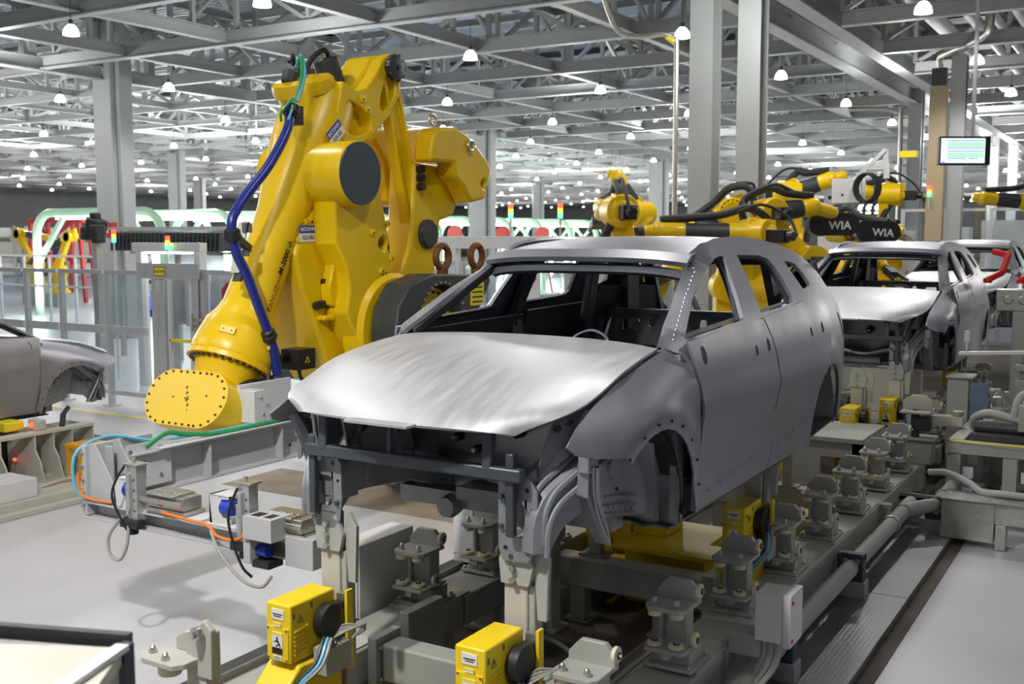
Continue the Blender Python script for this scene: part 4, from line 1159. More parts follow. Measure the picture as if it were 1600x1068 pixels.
# box casting round the elbow and the lever horn carrying the link bar
elb = [(6.34,3.40),(6.30,3.52),(6.34,3.60),(6.45,3.66),(6.66,3.66),(6.80,3.60),(6.90,3.62),(7.02,3.74),(7.14,3.88),(7.25,3.92),(7.35,3.88),(7.38,3.78),(7.36,3.58),(7.22,3.40),(7.0,3.22),(6.88,3.10),(6.80,2.92),(6.70,2.66),(6.52,2.62),(6.40,2.76),(6.36,3.05)]
q = MB('yellow'); cast(q, elb, [], AX+.17, AX-.14); ec = q.build('elbow_casting', ua, bevel=.04)
horn = [(6.62,3.62),(6.80,3.56),(6.92,3.60),(7.04,3.72),(7.14,3.86),(7.25,3.92),(7.35,3.88),(7.38,3.78),(7.36,3.58),(7.22,3.40),(7.0,3.22),(6.86,3.14),(6.66,3.12),(6.50,3.22)]
pock1 = [(7.20,3.76),(7.27,3.80),(7.31,3.72),(7.30,3.58),(7.20,3.46),(7.10,3.42),(7.09,3.52)]
pock2 = [(6.66,3.48),(6.78,3.46),(6.92,3.40),(7.0,3.30),(6.90,3.22),(6.72,3.20),(6.62,3.26)]
q = MB('yellow'); cast(q, horn, [smooth_poly(pock1,2), smooth_poly(pock2,2)], AX+.28, AX+.15); q.build('lever_horn', ec, bevel=.015)
q = MB('dark'); q.lathe((AX+.28,7.26,3.80),(1,0,0),[(.105,0),(.105,.05),(.08,.065)],24)
for k in range(10):
    a = 2*PI*k/10; q.use('black').cyl((AX+.30,7.26+.105*math.cos(a),3.80+.105*math.sin(a)),(AX+.335,7.26+.105*math.cos(a),3.80+.105*math.sin(a)),.014,n=8)
q.cyl((AX+.345,7.26,3.80),(AX+.36,7.26,3.80),.02,n=12)
q.build('pivot_cap', ec)
q = MB('yellow')
for (y, z) in ((6.62,3.50),(6.86,3.50),(6.92,3.42),(7.22,3.83)): q.lathe((AX+.28 if y > 6.8 else AX+.16,y,z),(1,0,0),[(.032,0),(.03,.014),(.018,.018)],12); q.use('dark').cyl((AX+.298 if y > 6.8 else AX+.178,y,z),(AX+.302 if y > 6.8 else AX+.182,y,z),.009,n=6); q.use('yellow')
q.lathe((AX-.02,6.52,3.52),(0,-.3,1),[(.24,0),(.25,.03),(.25,.10),(.22,.13)],28)
q.builds('boss', ec)
q = MB('dark')
q.lathe((AX-.05,6.88,3.62),(-.1,-.25,1),[(.10,0),(.11,.01),(.11,.22),(.09,.24)],12); q.lathe((AX-.12,6.55,3.62),(0,-.2,1),[(.12,0),(.12,.10),(.10,.12)],14)
q.bar((AX-.05,6.4,3.66),(AX-.05,6.6,3.70),.14,.06); q.cyl((AX,6.30,3.58),(AX,6.34,3.67),.06,n=12); q.bar((AX-.1,6.52,3.66),(AX-.1,6.58,3.74),.12,.06)
q.builds('servo_motor', ec, bevel=.01)
q = MB('black')
q.tube([(AX-.05,6.42,3.74),(AX,6.36,3.80),(AX+.02,6.30,3.74)],.018,6,5); q.tube([(AX-.05,6.84,3.84),(AX-.02,6.76,3.90),(AX-.05,6.66,3.84),(AX-.1,6.62,3.74)],.022,6,5)
q.builds('motor_cable', ec)
# casting marks and tie lugs on the arm
q = MB('yellow')
for t, dy in ((1.18,.0),(1.02,-.015)):
    c = P0+D*t+Vector((.185,.14+dy,.0)); q.box(c, (.03,.10,.035)); q.lathe(c+Vector((.0,-.05,.0)),(1,0,0),[(.026,0),(.026,.02)],10); q.lathe(c+Vector((.0,.05,.0)),(1,0,0),[(.026,0),(.026,.02)],10)
q.builds('tie_lug', ua, bevel=.006)
# counterweight blocks
cwl = [(7.40,3.25),(7.46,3.32),(8.21,3.41),(8.39,3.35),(8.33,3.04),(7.98,2.80),(7.80,2.66),(7.63,2.69),(7.58,3.05)]
q = MB('yellow'); cast(q, cwl, [], AX-.05, AX-.55); q.build('counterweight', rb0, bevel=.03)
cwr = [(7.55,3.28),(7.62,3.33),(7.86,3.36),(8.09,3.31),(8.40,3.10),(8.47,3.02),(8.36,2.74),(8.12,2.70),(7.98,2.86),(7.86,2.92),(7.85,3.04),(7.50,3.04)]
q = MB('yellow'); cast(q, cwr, [circ(8.33,2.88,.035,14)], AX+.50, AX+.30); cw = q.build('counterweight', rb0, bevel=.03)
q = MB('blackhole'); q.cyl((AX+.40,8.33,2.88),(AX+.44,8.33,2.88),.036,n=14); q.build('bore', cw)
for (y, z, x) in ((7.50,3.30,AX-.2),(7.78,3.37,AX+.32),(8.10,3.16,AX+.51)):
    q = MB('zinc'); q.tube([(x,y+.045*math.cos(2*PI*k/14),z+.05+.045*math.sin(2*PI*k/14)) for k in range(14)],.014,8,1,closed=True); q.cyl((x,y,z-.03),(x,y,z+.01),.02,n=10); q.build('lifting_eye', rb0)
# rear lever swinging from the counterweight down to the shoulder
lev = [(7.54,3.04),(7.95,3.03),(8.19,2.72),(8.12,2.59),(7.92,2.54),(7.87,2.24),(7.72,2.10),(7.50,2.02),(7.28,1.96),(7.08,1.82),(6.98,1.60),(7.35,1.55),(7.60,1.75),(7.62,1.85)]
lev = [(7.54,3.04),(7.95,3.03),(8.19,2.72),(8.12,2.59),(7.92,2.54),(7.87,2.24),(7.80,1.95),(7.5,1.6),(7.1,1.5),(6.98,1.70),(7.12,1.93),(7.32,2.10),(7.44,2.28),(7.50,2.55)]
q = MB('yellow'); cast(q, lev, [], AX+.30, AX+.02); lv = q.build('rear_lever', rb0, bevel=.025)
q = MB('dark'); q.lathe((AX+.30,7.70,2.42),(1,0,0),[(.13,0),(.13,.03),(.11,.05)],24)
for k in range(10):
    a = 2*PI*k/10; q.use('black').cyl((AX+.33,7.70+.115*math.cos(a),2.42+.115*math.sin(a)),(AX+.345,7.70+.115*math.cos(a),2.42+.115*math.sin(a)),.012,n=6)
q.build('pivot_cap', lv)
q = MB('black')
for k in range(3): q.cyl((AX+.30,7.58+.004*k,2.98-.075*k),(AX+.36,7.58+.004*k,2.98-.075*k),.033,n=12)
q.builds('cable_gland', lv)
# link bar, an I-section from the horn to the lever foot
q = MB('yellow'); q.ibeam((AX+.22,7.26,3.72),(AX+.22,7.62,2.42),.10,.20,.028,.03,up=(0,1,0)); q.cyl((AX+.16,7.26,3.80),(AX+.27,7.26,3.80),.10,n=20); q.cyl((AX+.16,7.64,2.38),(AX+.27,7.64,2.38),.10,n=20)
q.build('link_bar', rb0, bevel=.006)
q = MB('yellow'); q.ibeam((AX+.05,7.68,3.0),(AX+.05,7.88,2.1),.10,.14,.03,.03,up=(0,1,0)); q.build('link_bar', rb0, bevel=.006)
# wrist: neck, obround gear cover, flange ring
C = Vector((AX,5.40,1.15)); NN = Vector((0,-D.z,D.y)).normalized()      # normal of the cover, up and towards the line's front
q = MB('yellow'); q.lathe(P0-D*.03, -D, [(.25,0),(.235,.05),(.215,.15),(.20,.28),(.16,.38)], 32); wn = q.build('wrist_neck', rb0)
q = MB('yellow')
ob = [(.19+.21*math.cos(R(a)), .21*math.sin(R(a))) for a in range(-90,91,10)]+[(-.19+.21*math.cos(R(a)), .21*math.sin(R(a))) for a in range(90,271,10)]
q.plate(ob, [], lambda u, v: C+Vector((u,0,0))+D*v*-1+NN*.16*1.0 if False else C+Vector((1,0,0))*u+D*v+NN*.24, .34); gc = q.build('wrist_cover', rb0, bevel=.015)
q = MB('black')
for i in range(0, len(ob), 1):
    if i % 2 and i not in (18,): continue
    u, v = ob[i]; k = .93
    q.cyl(C+Vector((1,0,0))*u*k+D*v*.92+NN*.235, C+Vector((1,0,0))*u*k+D*v*.92+NN*.248, .009, n=6)
for u in (-.13,-.065,0,.065,.13):
    for v in (-.193,.193): q.cyl(C+Vector((1,0,0))*u+D*v+NN*.235, C+Vector((1,0,0))*u+D*v+NN*.248, .009, n=6)
q.cyl(C+Vector((-.12,0,0))+NN*.235, C+Vector((-.12,0,0))+NN*.245,.007,n=6); q.cyl(C+Vector((.2,0,0))+D*.03+NN*.235, C+Vector((.2,0,0))+D*.03+NN*.245,.007,n=6)
q.build('cover_screws', gc)
text_obj('+ + J6 + -', .052, C+NN*.243+Vector((.02,0,0)), Vector((.45,0,0))-D*-.9*-1, Vector((1,0,0)), 'print', gc, 'casting_mark')
q = MB('black'); q.lathe((AX+.18,5.60,1.10),(1,0,0),[(.22,-.12),(.26,.0),(.265,.06),(.25,.08)],36); q.use('white').lathe((AX+.26,5.60,1.10),(1,0,0),[(.225,0),(.225,.03),(.16,.032)],36)
for k in range(12):
    a = 2*PI*k/12; q.use('zinc').cyl((AX+.29,5.6+.19*math.cos(a),1.10+.19*math.sin(a)),(AX+.305,5.6+.19*math.cos(a),1.10+.19*math.sin(a)),.016,n=6)
q.build('flange_ring', rb0)
# hose dress pack
hx = AX+.30
hp = [(hx-.05,6.06,3.36),(hx,5.96,3.18),(hx+.0,5.77,2.92),(hx,5.55,2.71),(hx,5.40,2.54),(hx,5.385,2.41),(hx,5.43,2.27),(hx,5.52,2.12),(hx,5.64,1.86),(hx,5.74,1.64),(hx,5.79,1.44),(hx-.02,5.82,1.30),(hx-.05,5.78,1.18)]
q = MB('blue'); q.tube(hp,.036,12,6); hs = q.build('dress_hose', rb0)
q = MB('green'); q.tube([(hx-.1,6.20,3.68),(hx-.05,6.18,3.74),(hx,6.13,3.6),(hx-.02,6.08,3.40)],.014,8,6); q.use('cyan').tube([(hx-.14,6.22,3.68),(hx-.07,6.20,3.76),(hx+.02,6.14,3.6),(hx+.0,6.08,3.40)],.012,8,6); q.build('cable_bundle', hs)
q = MB('black')
for c, d, r in (((hx-.03,6.04,3.33),(0,-.45,-.9),.065),((hx,5.385,2.41),(0,.1,-1),.06),((hx,5.72,1.68),(0,.4,-.9),.055),((hx-.01,5.81,1.33),(0,.2,-1),.055)):
    d = Vector(d).normalized(); c = Vector(c); q.lathe(c-d*.045, d, [(r*.8,0),(r,.015),(r,.045),(r*1.12,.05),(r*1.12,.065),(r*.8,.09)], 16)
q.box((hx-.06,6.10,3.30),(.10,.10,.14)); q.bar((hx,5.39,2.41),(hx-.08,5.62,2.31),.05,.05)
q.builds('hose_clamp', hs)
q = MB('green'); q.tube([(hx-.02,6.05,3.42),(hx,5.96,3.36),(hx,5.90,3.30),(hx-.02,5.92,3.24)],.011,6,5); q.use('cyan').tube([(hx-.02,6.05,3.42),(hx+.02,5.99,3.33),(hx+.02,5.95,3.25)],.010,6,5); q.build('loose_cable', hs)
q = MB('zinc'); q.bar((AX+.20,5.60,2.50),(AX+.20,5.50,2.14),.012,.09,up=(1,0,0)); q.box((AX+.23,5.60,2.46),(.03,.07,.07)); q.box((AX+.23,5.57,2.28),(.03,.07,.05)); q.use('dark').bar((AX+.22,5.545,2.22),(AX+.22,5.50,2.08),.02,.08,up=(1,0,0)); q.build('hose_bracket', ua)
# black junction box with warning triangle behind the arm
q = MB('black'); q.bb(AX-.02,AX+.16,6.18,6.38,1.36,1.52); q.bb(AX-.02,AX+.05,6.12,6.2,1.42,1.48); q.use('labely').tube([(AX+.161,6.26,1.415),(AX+.161,6.31,1.415),(AX+.161,6.285,1.46)],.004,4,1,closed=True)
q.use('black').tube([(AX+.1,6.25,1.36),(AX+.1,6.28,1.28),(AX+.12,6.36,1.26),(AX+.1,6.5,1.22)],.016,6,5)
q.build('connector_box', rb0, bevel=.008)
# markings
def on_arm(t, side):     # a point on the arm tube facing +x and the reading direction up the arm
    return P0+D*t+Vector((side,0,0))
uy = Vector((0,-D.z,D.y))
ang = R(12)
nrm = (Vector((1,0,0))*math.cos(ang)+N2*math.sin(ang))
text_obj('FANUC', .062, P0+D*.53+Vector((.212,.0,0)), D, uy, 'printred', ua)
text_obj('Robot', .046, P0+D*.672+Vector((.202,.0,0)), D, uy, 'printred', ua)
text_obj('M-2000', .066, P0+D*.835+Vector((.197,.0,0)), D, uy, 'print', ua, bold=.0015)
text_obj('iA', .066, P0+D*.985+Vector((.194,.0,0)), D, uy, 'print', ua)
text_obj('/1700L', .028, P0+D*.90+Vector((.194,.05,-.024)), D, uy, 'print', ua)
def decal(c, ux, uy, parent):
    ux = Vector(ux).normalized(); uy = Vector(uy).normalized(); c = Vector(c); n = ux.cross(uy)
    rot = Matrix((ux, uy, n)).transposed()
    q = MB('labelw'); q.box(c, (.20,.125,.004), rot); q.use('labelb').box(c+uy*.034+n*.001, (.20,.06,.004), rot); o = q.build('name_label', parent)
    text_obj('B/COMPL', .042, c+uy*.034+n*.0045, ux, uy, 'labelw', o); text_obj('S23-R2', .045, c-uy*.03+n*.0035, ux, uy, 'print', o)
decal((AX+.302,6.50,3.20), (0,.75,.66), (0,-.66,.75), ua)
decal((AX+.204,6.27,2.42), (0,1,.02), (0,-.02,1), la)
text_obj('+ + J 2 + -', .05, (AX+.423,6.91,2.07), (0,.9,.40), (0,-.4,.9), 'print', la, 'casting_mark')
text_obj('+ J 3 -', .045, (AX+.20,6.40,2.70), (0,.6,-.7), (0,.7,.6), 'print', ua, 'casting_mark')

# ------------------------------------------------------------------ gripper frame on the robot flange
g = thing('gripper_frame', 'grey welded gripper frame held out by the big yellow robot', 'gripper', (-5.36,4.3,.72))
q = MB('frameg'); q.ibeam((-5.40,4.30,.93),(-5.40,6.6,.93),.16,.27,.014,.012); q.bb(-5.42,-5.325,4.92,4.935,.81,1.05); q.bb(-5.42,-5.325,5.6,5.615,.81,1.05); q.build('main_beam', g, bevel=.003)
q = MB('white'); q.bb(-5.49,-5.30,4.5,6.2,1.067,1.077); q.bb(-5.55,-5.32,5.36,5.84,1.077,1.10); q.build('top_plate', g, bevel=.003)
q = MB('white'); q.bb(-5.50,-5.47,5.34,5.86,.86,1.36); q.plate([(5.34,1.10),(5.60,1.10),(5.44,1.33),(5.34,1.33)], [], lambda y,z:(-5.33,y,z), .14)
for (y,z) in ((5.40,1.28),(5.46,1.22),(5.42,1.16)): q.use('zinc').cyl((-5.33,y,z),(-5.32,y,z),.012,n=6)
q.build('flange_block', g, bevel=.004)
q = MB('frameg'); q.bb(-5.44,-5.405,4.02,4.52,.74,1.16); q.bb(-5.405,-5.34,4.16,4.175,.8,1.14)
q.build('end_plate', g, bevel=.003)
q = MB('frameg')
for y in (4.05,4.22): q.plate([(-5.405,.81),(-5.10,.81),(-5.12,.83),(-5.36,1.17),(-5.405,1.17)], [], lambda x,z,y=y:(x,y,z), .012)
q.builds('gusset', g)
q = MB('white'); q.plate([(4.28,.84),(4.62,.84),(4.62,1.12),(4.28,1.12)], [rrect(4.38,.95,.10,.12,.01)], lambda y,z:(-5.355,y,z), .012)
for (y,z) in ((4.53,1.08),(4.53,.90),(4.30,1.08),(4.30,.90)): q.use('zinc').cyl((-5.356,y,z),(-5.345,y,z),.013,n=6)
q.build('web_plate', g)
q = MB('zinc')
for k in range(5): q.cyl((-5.425,4.022,.80+.08*k),(-5.425,4.0,.80+.08*k),.011,n=6)
q.builds('bolt', g)
q = MB('frameg'); q.ibeam((-5.44,4.10,.775),(-3.62,4.10,.775),.17,.105,.012,.012); q.bb(-3.80,-3.61,4.0,4.20,.70,.86); q.bb(-5.42,-3.7,4.14,4.155,.72,.83); q.build('cross_rail', g, bevel=.003)
q = MB('white'); q.bb(-5.0,-4.45,4.03,4.17,.829,.842); q.bb(-4.40,-3.85,4.02,4.18,.829,.842); q.build('rail_pad', g, bevel=.002)
for k, (x0, lab) in enumerate(((-4.98,'left'),(-4.10,'right'))):
    q = MB('zinc'); q.bb(x0+.12,x0+.40,4.02,4.16,.87,.945); q.bb(x0+.10,x0+.42,4.01,4.17,.846,.868); q.bb(x0+.02,x0+.42,3.99,4.0,.90,.93); q.bb(x0+.12,x0+.34,4.0,4.17,.945,.955)
    for i in range(6): q.cyl((x0+.14+.04*i,4.06,.955),(x0+.14+.04*i,4.06,.964),.009,n=6)
    ac = q.build('linear_actuator', g, bevel=.003)
    q = MB('labelw'); q.bb(x0+.30,x0+.37,4.017,4.02,.89,.92); q.use('red').bb(x0+.20,x0+.24,4.016,4.02,.885,.915); q.build('rating_label', ac)
    # vertical locating post
    q = MB('alu'); q.bb(x0-.01,x0+.07,3.98,4.05,.78,1.10); q.bb(x0-.04,x0-.012,3.99,4.05,.80,.98); q.bb(x0+.005,x0+.03,3.96,3.98,.84,1.06); q.use('zinc').bb(x0-.03,x0+.09,3.97,4.06,1.10,1.112); q.cyl((x0+.02,4.01,1.112),(x0+.02,4.01,1.14),.012,n=8)
    for z in (.84,.90,.96,1.02): q.use('dark').cyl((x0+.05,3.98,z),(x0+.05,3.974,z),.007,n=6)
    q.build('locating_post', g, bevel=.003)
    q = MB('black'); q.bb(x0-.05,x0+.10,3.95,4.01,.74,.79); q.cyl((x0+.02,3.99,.70),(x0+.02,3.99,.76),.03,n=12); q.build('clamp_jaw', g, bevel=.006)
    mx = x0-.13 if k == 0 else x0-.22
    q = MB('white'); q.plate([(mx-.06,.83),(mx+.09,.83),(mx+.09,.87),(mx+.04,.88),(mx+.03,.98),(mx+.09,.985),(mx+.09,1.0),(mx-.06,1.0)], [], lambda x,z:(x,4.03,z), .02); q.bb(mx-.06,mx-.04,4.03,4.15,.83,1.0); q.bb(mx-.06,mx+.09,4.03,4.15,.985,1.0); mh = q.build('motor_shroud', g, bevel=.003)
    q = MB('bluemotor'); q.cyl((mx+.03,4.05,.935),(mx+.11,4.05,.935),.042,n=16); q.bb(mx+.03,mx+.10,4.03,4.13,.90,.97); q.use('dark').cyl((mx+.11,4.06,.945),(mx+.135,4.06,.945),.02,n=10); q.build('servo_motor', mh, bevel=.006)
q = MB('frameg'); q.bb(-4.00,-3.80,3.90,4.06,.84,.96); q.use('black').bb(-3.97,-3.91,3.93,4.0,.96,.962); q.bb(-3.88,-3.83,3.93,4.0,.96,.962); q.build('drive_cover', g, bevel=.004)
q = MB('frameg'); q.bb(-4.02,-3.97,3.92,4.08,.70,.86); q.use('bluemotor').cyl((-3.97,3.99,.76),(-3.9,3.99,.76),.035,n=14); q.use('black').bb(-3.98,-3.86,3.94,4.05,.68,.72); q.build('lower_motor', g, bevel=.004)
# cables on the gripper
q = MB('green'); q.tube([(-5.36,4.42,1.09),(-5.37,4.60,1.15),(-5.36,4.75,1.12),(-5.34,5.0,1.09),(-5.33,5.4,1.09),(-5.33,5.9,1.09)],.016,8,5); q.build('green_cable', g)
q = MB('cyan'); q.tube([(-5.05,4.06,.85),(-5.22,4.04,.84),(-5.40,4.01,.85),(-5.46,3.98,.93),(-5.46,4.0,1.12),(-5.42,4.2,1.19),(-5.37,4.5,1.12),(-5.36,4.9,1.10),(-5.35,5.9,1.10)],.010,8,6); q.build('blue_cable', g)
q = MB('orange'); q.tube([(-4.72,3.99,.86),(-4.5,3.98,.85),(-4.35,3.98,.84),(-4.25,3.96,.80),(-4.12,3.95,.80),(-4.05,3.96,.84),(-4.05,4.0,.94),(-4.10,4.03,.97)],.009,8,6); q.tube([(-5.10,4.05,.85),(-5.25,4.02,.845),(-5.42,4.0,.87),(-5.44,3.99,1.0)],.009,6,5); q.builds('orange_cable', g)
q = MB('cable'); q.tube([(-4.30,3.96,.82),(-4.20,3.93,.72),(-4.02,3.9,.62),(-3.88,3.9,.60),(-3.82,3.92,.66)],.009,8,6); q.tube([(-5.02,3.96,.80),(-5.10,3.93,.68),(-5.08,3.92,.58),(-5.0,3.92,.56),(-4.95,3.93,.64),(-4.96,3.96,.76)],.010,8,6); q.builds('hanging_cable', g)
q = MB('black'); q.tube([(-4.99,3.97,1.10),(-5.02,3.93,1.02),(-5.06,3.93,.92),(-5.02,3.94,.82),(-4.97,3.96,.72)],.008,6,6); q.tube([(-4.10,3.97,1.08),(-4.13,3.93,.95),(-4.10,3.92,.82),(-4.03,3.92,.68),(-3.99,3.95,.62)],.008,6,6); q.builds('black_cable', g)
# ------------------------------------------------------------------ neighbouring track on the left
f = MB('black').bb(-11.3,-9.02,-2,8.3,-.01,.004); struct(f,'floor_trench')
f = MB('labely').bb(-16,-11.0,9.35,9.42,0,.003); struct(f,'trim_4')
f = MB('machineL').bb(-9.02,-8.30,2.0,6.75,.0,.12); f.bb(-8.33,-8.22,2.0,6.75,0,.05); struct(f,'trim_5', bevel=.006)
carL = dup(car, (-10.1,7.70,.40), rz=PI, label='grey car body at the left edge on the neighbouring track')
carL.scale = (.9,.9,.9)
t = thing('track_frame', 'beige ribbed conveyor frame beneath the car body at the left edge', 'conveyor frame', (-9.0,5,.12))
q = MB('machineL'); q.bb(-9.05,-8.92,2.5,6.75,.54,.57); q.bb(-9.05,-8.95,2.5,6.75,.12,.14); q.build('flange', t, bevel=.003)
for i, y in enumerate((3.4,3.9,4.4,4.9,5.4,5.75,6.1,6.3,6.5,6.74)):
    q = MB('machineL'); q.plate([(-9.35,.12),(-8.80,.12),(-8.86,.30),(-8.93,.40),(-8.93,.56),(-9.35,.56)], [], lambda x,z,y=y:(x,y,z), .015); q.build('rib', t)
q = MB('machineL'); q.bb(-9.32,-9.30,6.1,6.75,.12,.56); q.build('side_plate', t)
q = MB('black'); q.bb(-10.6,-9.4,2.5,6.4,.10,.50); q.use('bluemotor').bb(-9.38,-9.36,4.6,5.3,.2,.5); q.build('drive_unit', t)
for (y, m) in ((5.9,'ledr'),(6.05,'ledr')):
    q = MB(m); q.cyl((-9.18,y,.30),(-9.16,y,.30),.015,n=10); q.build('signal', t)
q = MB('labely'); q.bb(-9.45,-9.15,5.95,6.15,.57,.66); single(q,'sill_pad','yellow pad carrying the sill of the left edge car body','pad', bevel=.01)
t = thing('sensor_pod', 'dark sensor pod with red light on the ribbed conveyor frame', 'sensor', (-9.05,6.22,.57))
q = MB('machineL'); q.bb(-9.12,-8.98,6.17,6.27,.57,.67); q.build('body', t, bevel=.01)
q = MB('ledr'); q.cyl((-9.06,6.17,.62),(-9.06,6.155,.62),.025,n=12); q.build('light', t)
t = thing('sensor_clamp', 'small dark green clamp standing on the ribbed frame end', 'clamp', (-9.0,6.5,.57))
q = MB('dark'); q.bar((-9.0,6.45,.57),(-9.0,6.47,.70),.03,.05); q.bar((-9.0,6.46,.68),(-8.98,6.52,.76),.03,.04); q.build('body', t, bevel=.005)
t = thing('floor_box', 'long low white box lying on the beige plinth at left', 'box', (-8.55,5.3,.12))
q = MB('white'); q.bb(-8.75,-8.36,4.75,5.72,.12,.29); q.build('body', t, bevel=.006)
q = MB('cable'); q.bb(-8.62,-8.50,5.2,5.35,.29,.294); q.build('label_plate', t)
q = MB('zinc'); q.bb(-8.36,-8.35,4.80,4.85,.17,.25); q.bb(-8.36,-8.355,4.95,5.1,.13,.16); q.build('latch', t)
t = thing('step_frame', 'small orange yellow angle frame stool beside the beige ribs', 'stool', (-8.65,6.45,.12))
for sx in (-.09,.09):
    for sy in (-.12,.12):
        q = MB('stepyellow'); q.bb(-8.65+sx-.02,-8.65+sx+.02,6.45+sy-.02,6.45+sy+.02,.12,.42); q.build('leg', t)
q = MB('stepyellow'); q.bb(-8.77,-8.53,6.30,6.60,.41,.45); q.build('top', t)
q = MB('machineL'); q.tube([(-8.6,5.9,.13),(-8.62,6.2,.15),(-8.55,6.4,.14),(-8.5,6.7,.16)],.015,8,5); single(q,'floor_cable','cream cable lying beside the orange yellow stool','cable')

# ------------------------------------------------------------------ guard fences
def fence_panel(x0, y0, x1, y1, h, label, group=None, mid=1.09, pane='pane', lower='pane', base=.2, both=False):
    t = thing('guard_fence_panel', label, 'fence panel', ((x0+x1)/2,(y0+y1)/2,0), 0, group)
    d = Vector((x1-x0,y1-y0,0)).normalized()
    for (x, y) in (((x0,y0),(x1,y1)) if both else ((x0,y0),)):
        q = MB('alu'); q.bar((x,y,0.02),(x,y,h),.07,.07,up=d); q.bb(x-.09,x+.09,y-.09,y+.09,0,.02); q.build('post', t)
    xe, ye = (x1, y1) if both else (x1-d.x*.095, y1-d.y*.095)
    for z, w in ((h-.03,.06),(mid,.11),(base,.06)):
        q = MB('alu'); q.bar((x0,y0,z),(xe,ye,z),.05,w,up=(0,0,1)); q.build('rail', t)
    for za, zb, m in ((mid+.055,h-.06,pane),(base+.03,mid-.055,lower)):
        if m: q = MB(m); q.bar((x0,y0,(za+zb)/2),(xe,ye,(za+zb)/2),.006,zb-za,up=(0,0,1)); q.build('pane', t)
    return t
xs = [-17.4,-15.95,-14.50,-13.68,-12.66,-11.78]
labs = ['clear guard fence panel at the left edge behind the grey car','clear guard fence panel above the windscreen of the left edge car','clear guard fence panel crossed by the lit white tube','clear guard fence panel in front of the large box column','clear guard fence panel in front of the touch screen cabinet']
for i in range(5): fence_panel(xs[i],9.9,xs[i+1],9.9,1.93,labs[i],lower='pane')
# gate with the caution plate
t = thing('guard_gate', 'grey framed guard gate with yellow caution plate left of the big robot', 'gate', (-11.3,9.9,0))
for x in (-11.66,-11.50): 
    q = MB('alu'); q.bb(x-.05,x+.05,9.85,9.95,0,1.98); q.build('post', t, bevel=.004)
q = MB('alu'); q.bb(-10.92,-10.80,9.84,9.96,0,1.98); q.build('post', t, bevel=.004)
q = MB('alu'); q.bb(-11.95,-10.75,9.82,9.84,1.83,2.04); q.build('header', t, bevel=.003)
q = MB('labely'); q.bb(-11.60,-11.38,9.812,9.82,1.87,1.99); q.use('print')
for (a,b,c_,d_) in ((-11.60,-11.38,1.982,1.99),(-11.60,-11.38,1.87,1.878),(-11.60,-11.592,1.87,1.99),(-11.388,-11.38,1.87,1.99)): q.bb(a,b,9.81,9.812,c_,d_)
cp = q.build('caution_plate', t); text_obj('CAUTION', .05, (-11.49,9.809,1.93), (1,0,0), (0,0,1), 'print', cp)
q = MB('white'); q.bb(-11.42,-11.38,9.87,9.93,.1,1.82); q.bb(-11.0,-10.94,9.87,9.93,.1,1.82); q.use('labely').bb(-11.4,-10.94,9.87,9.93,.98,1.02); q.build('leaf_frame', t)
q = MB('pane'); q.bb(-11.38,-11.0,9.898,9.904,.1,1.82); q.build('pane', t)
q = MB('zinc'); q.bb(-10.88,-10.70,9.80,9.84,1.28,1.33); q.bb(-10.88,-10.70,9.80,9.84,1.20,1.24); q.cyl((-10.85,9.78,1.15),(-10.85,9.78,1.38),.015,n=8); q.build('latch', t)
xs = [-10.74,-9.9,-9.0,-8.0,-7.0]
labs = ['clear guard fence panel right beside the gate latch','clear guard fence panel behind the forearm of the big robot','clear guard fence panel behind the elbow of the big robot','clear guard fence panel behind the gear housing of the big robot']
for i in range(4): fence_panel(xs[i],9.9,xs[i+1],9.9,1.96,labs[i])
# overhead beam of the cell behind the gate
t = thing('cell_portal', 'pale grey beam portal behind the fence with a signal tower', 'portal frame', (-13,11.6,0))
q = MB('white'); q.bb(-14.1,-12.55,11.5,11.65,2.16,2.30); q.build('beam', t, bevel=.006)
for x in (-13.95,-12.62):
    q = MB('white'); q.bb(x-.07,x+.07,11.5,11.64,0,2.16); q.build('post', t, bevel=.006)
q = MB('tubelight'); q.bb(-13.8,-12.8,11.52,11.6,2.13,2.155); q.build('light_strip', t)
def signal_tower(x, y, z0, label, on='ledg'):
    t = thing('signal_tower', label, 'signal light', (x,y,z0 if z0 > 2.2 else 0))
    q = MB('alu'); q.cyl((x,y,z0 if z0 > 2.2 else 0),(x,y,z0+.25),.015,n=8); q.build('pole', t)
    for k, m in enumerate(('ledg','leda','ledr')):
        q = MB(m if (m == on or m != 'ledg') else 'ledg'); q.cyl((x,y,z0+.25+.07*k),(x,y,z0+.315+.07*k),.035,n=12); q.build('lens', t)
    return t
signal_tower(-13.2,11.45,1.95,'red amber green signal tower in front of the pale beam')
signal_tower(-12.15,11.9,2.05,'green lit signal tower on a slim pole near the blue hose')
signal_tower(-14.9,11.8,2.05,'amber signal tower under the black camera')
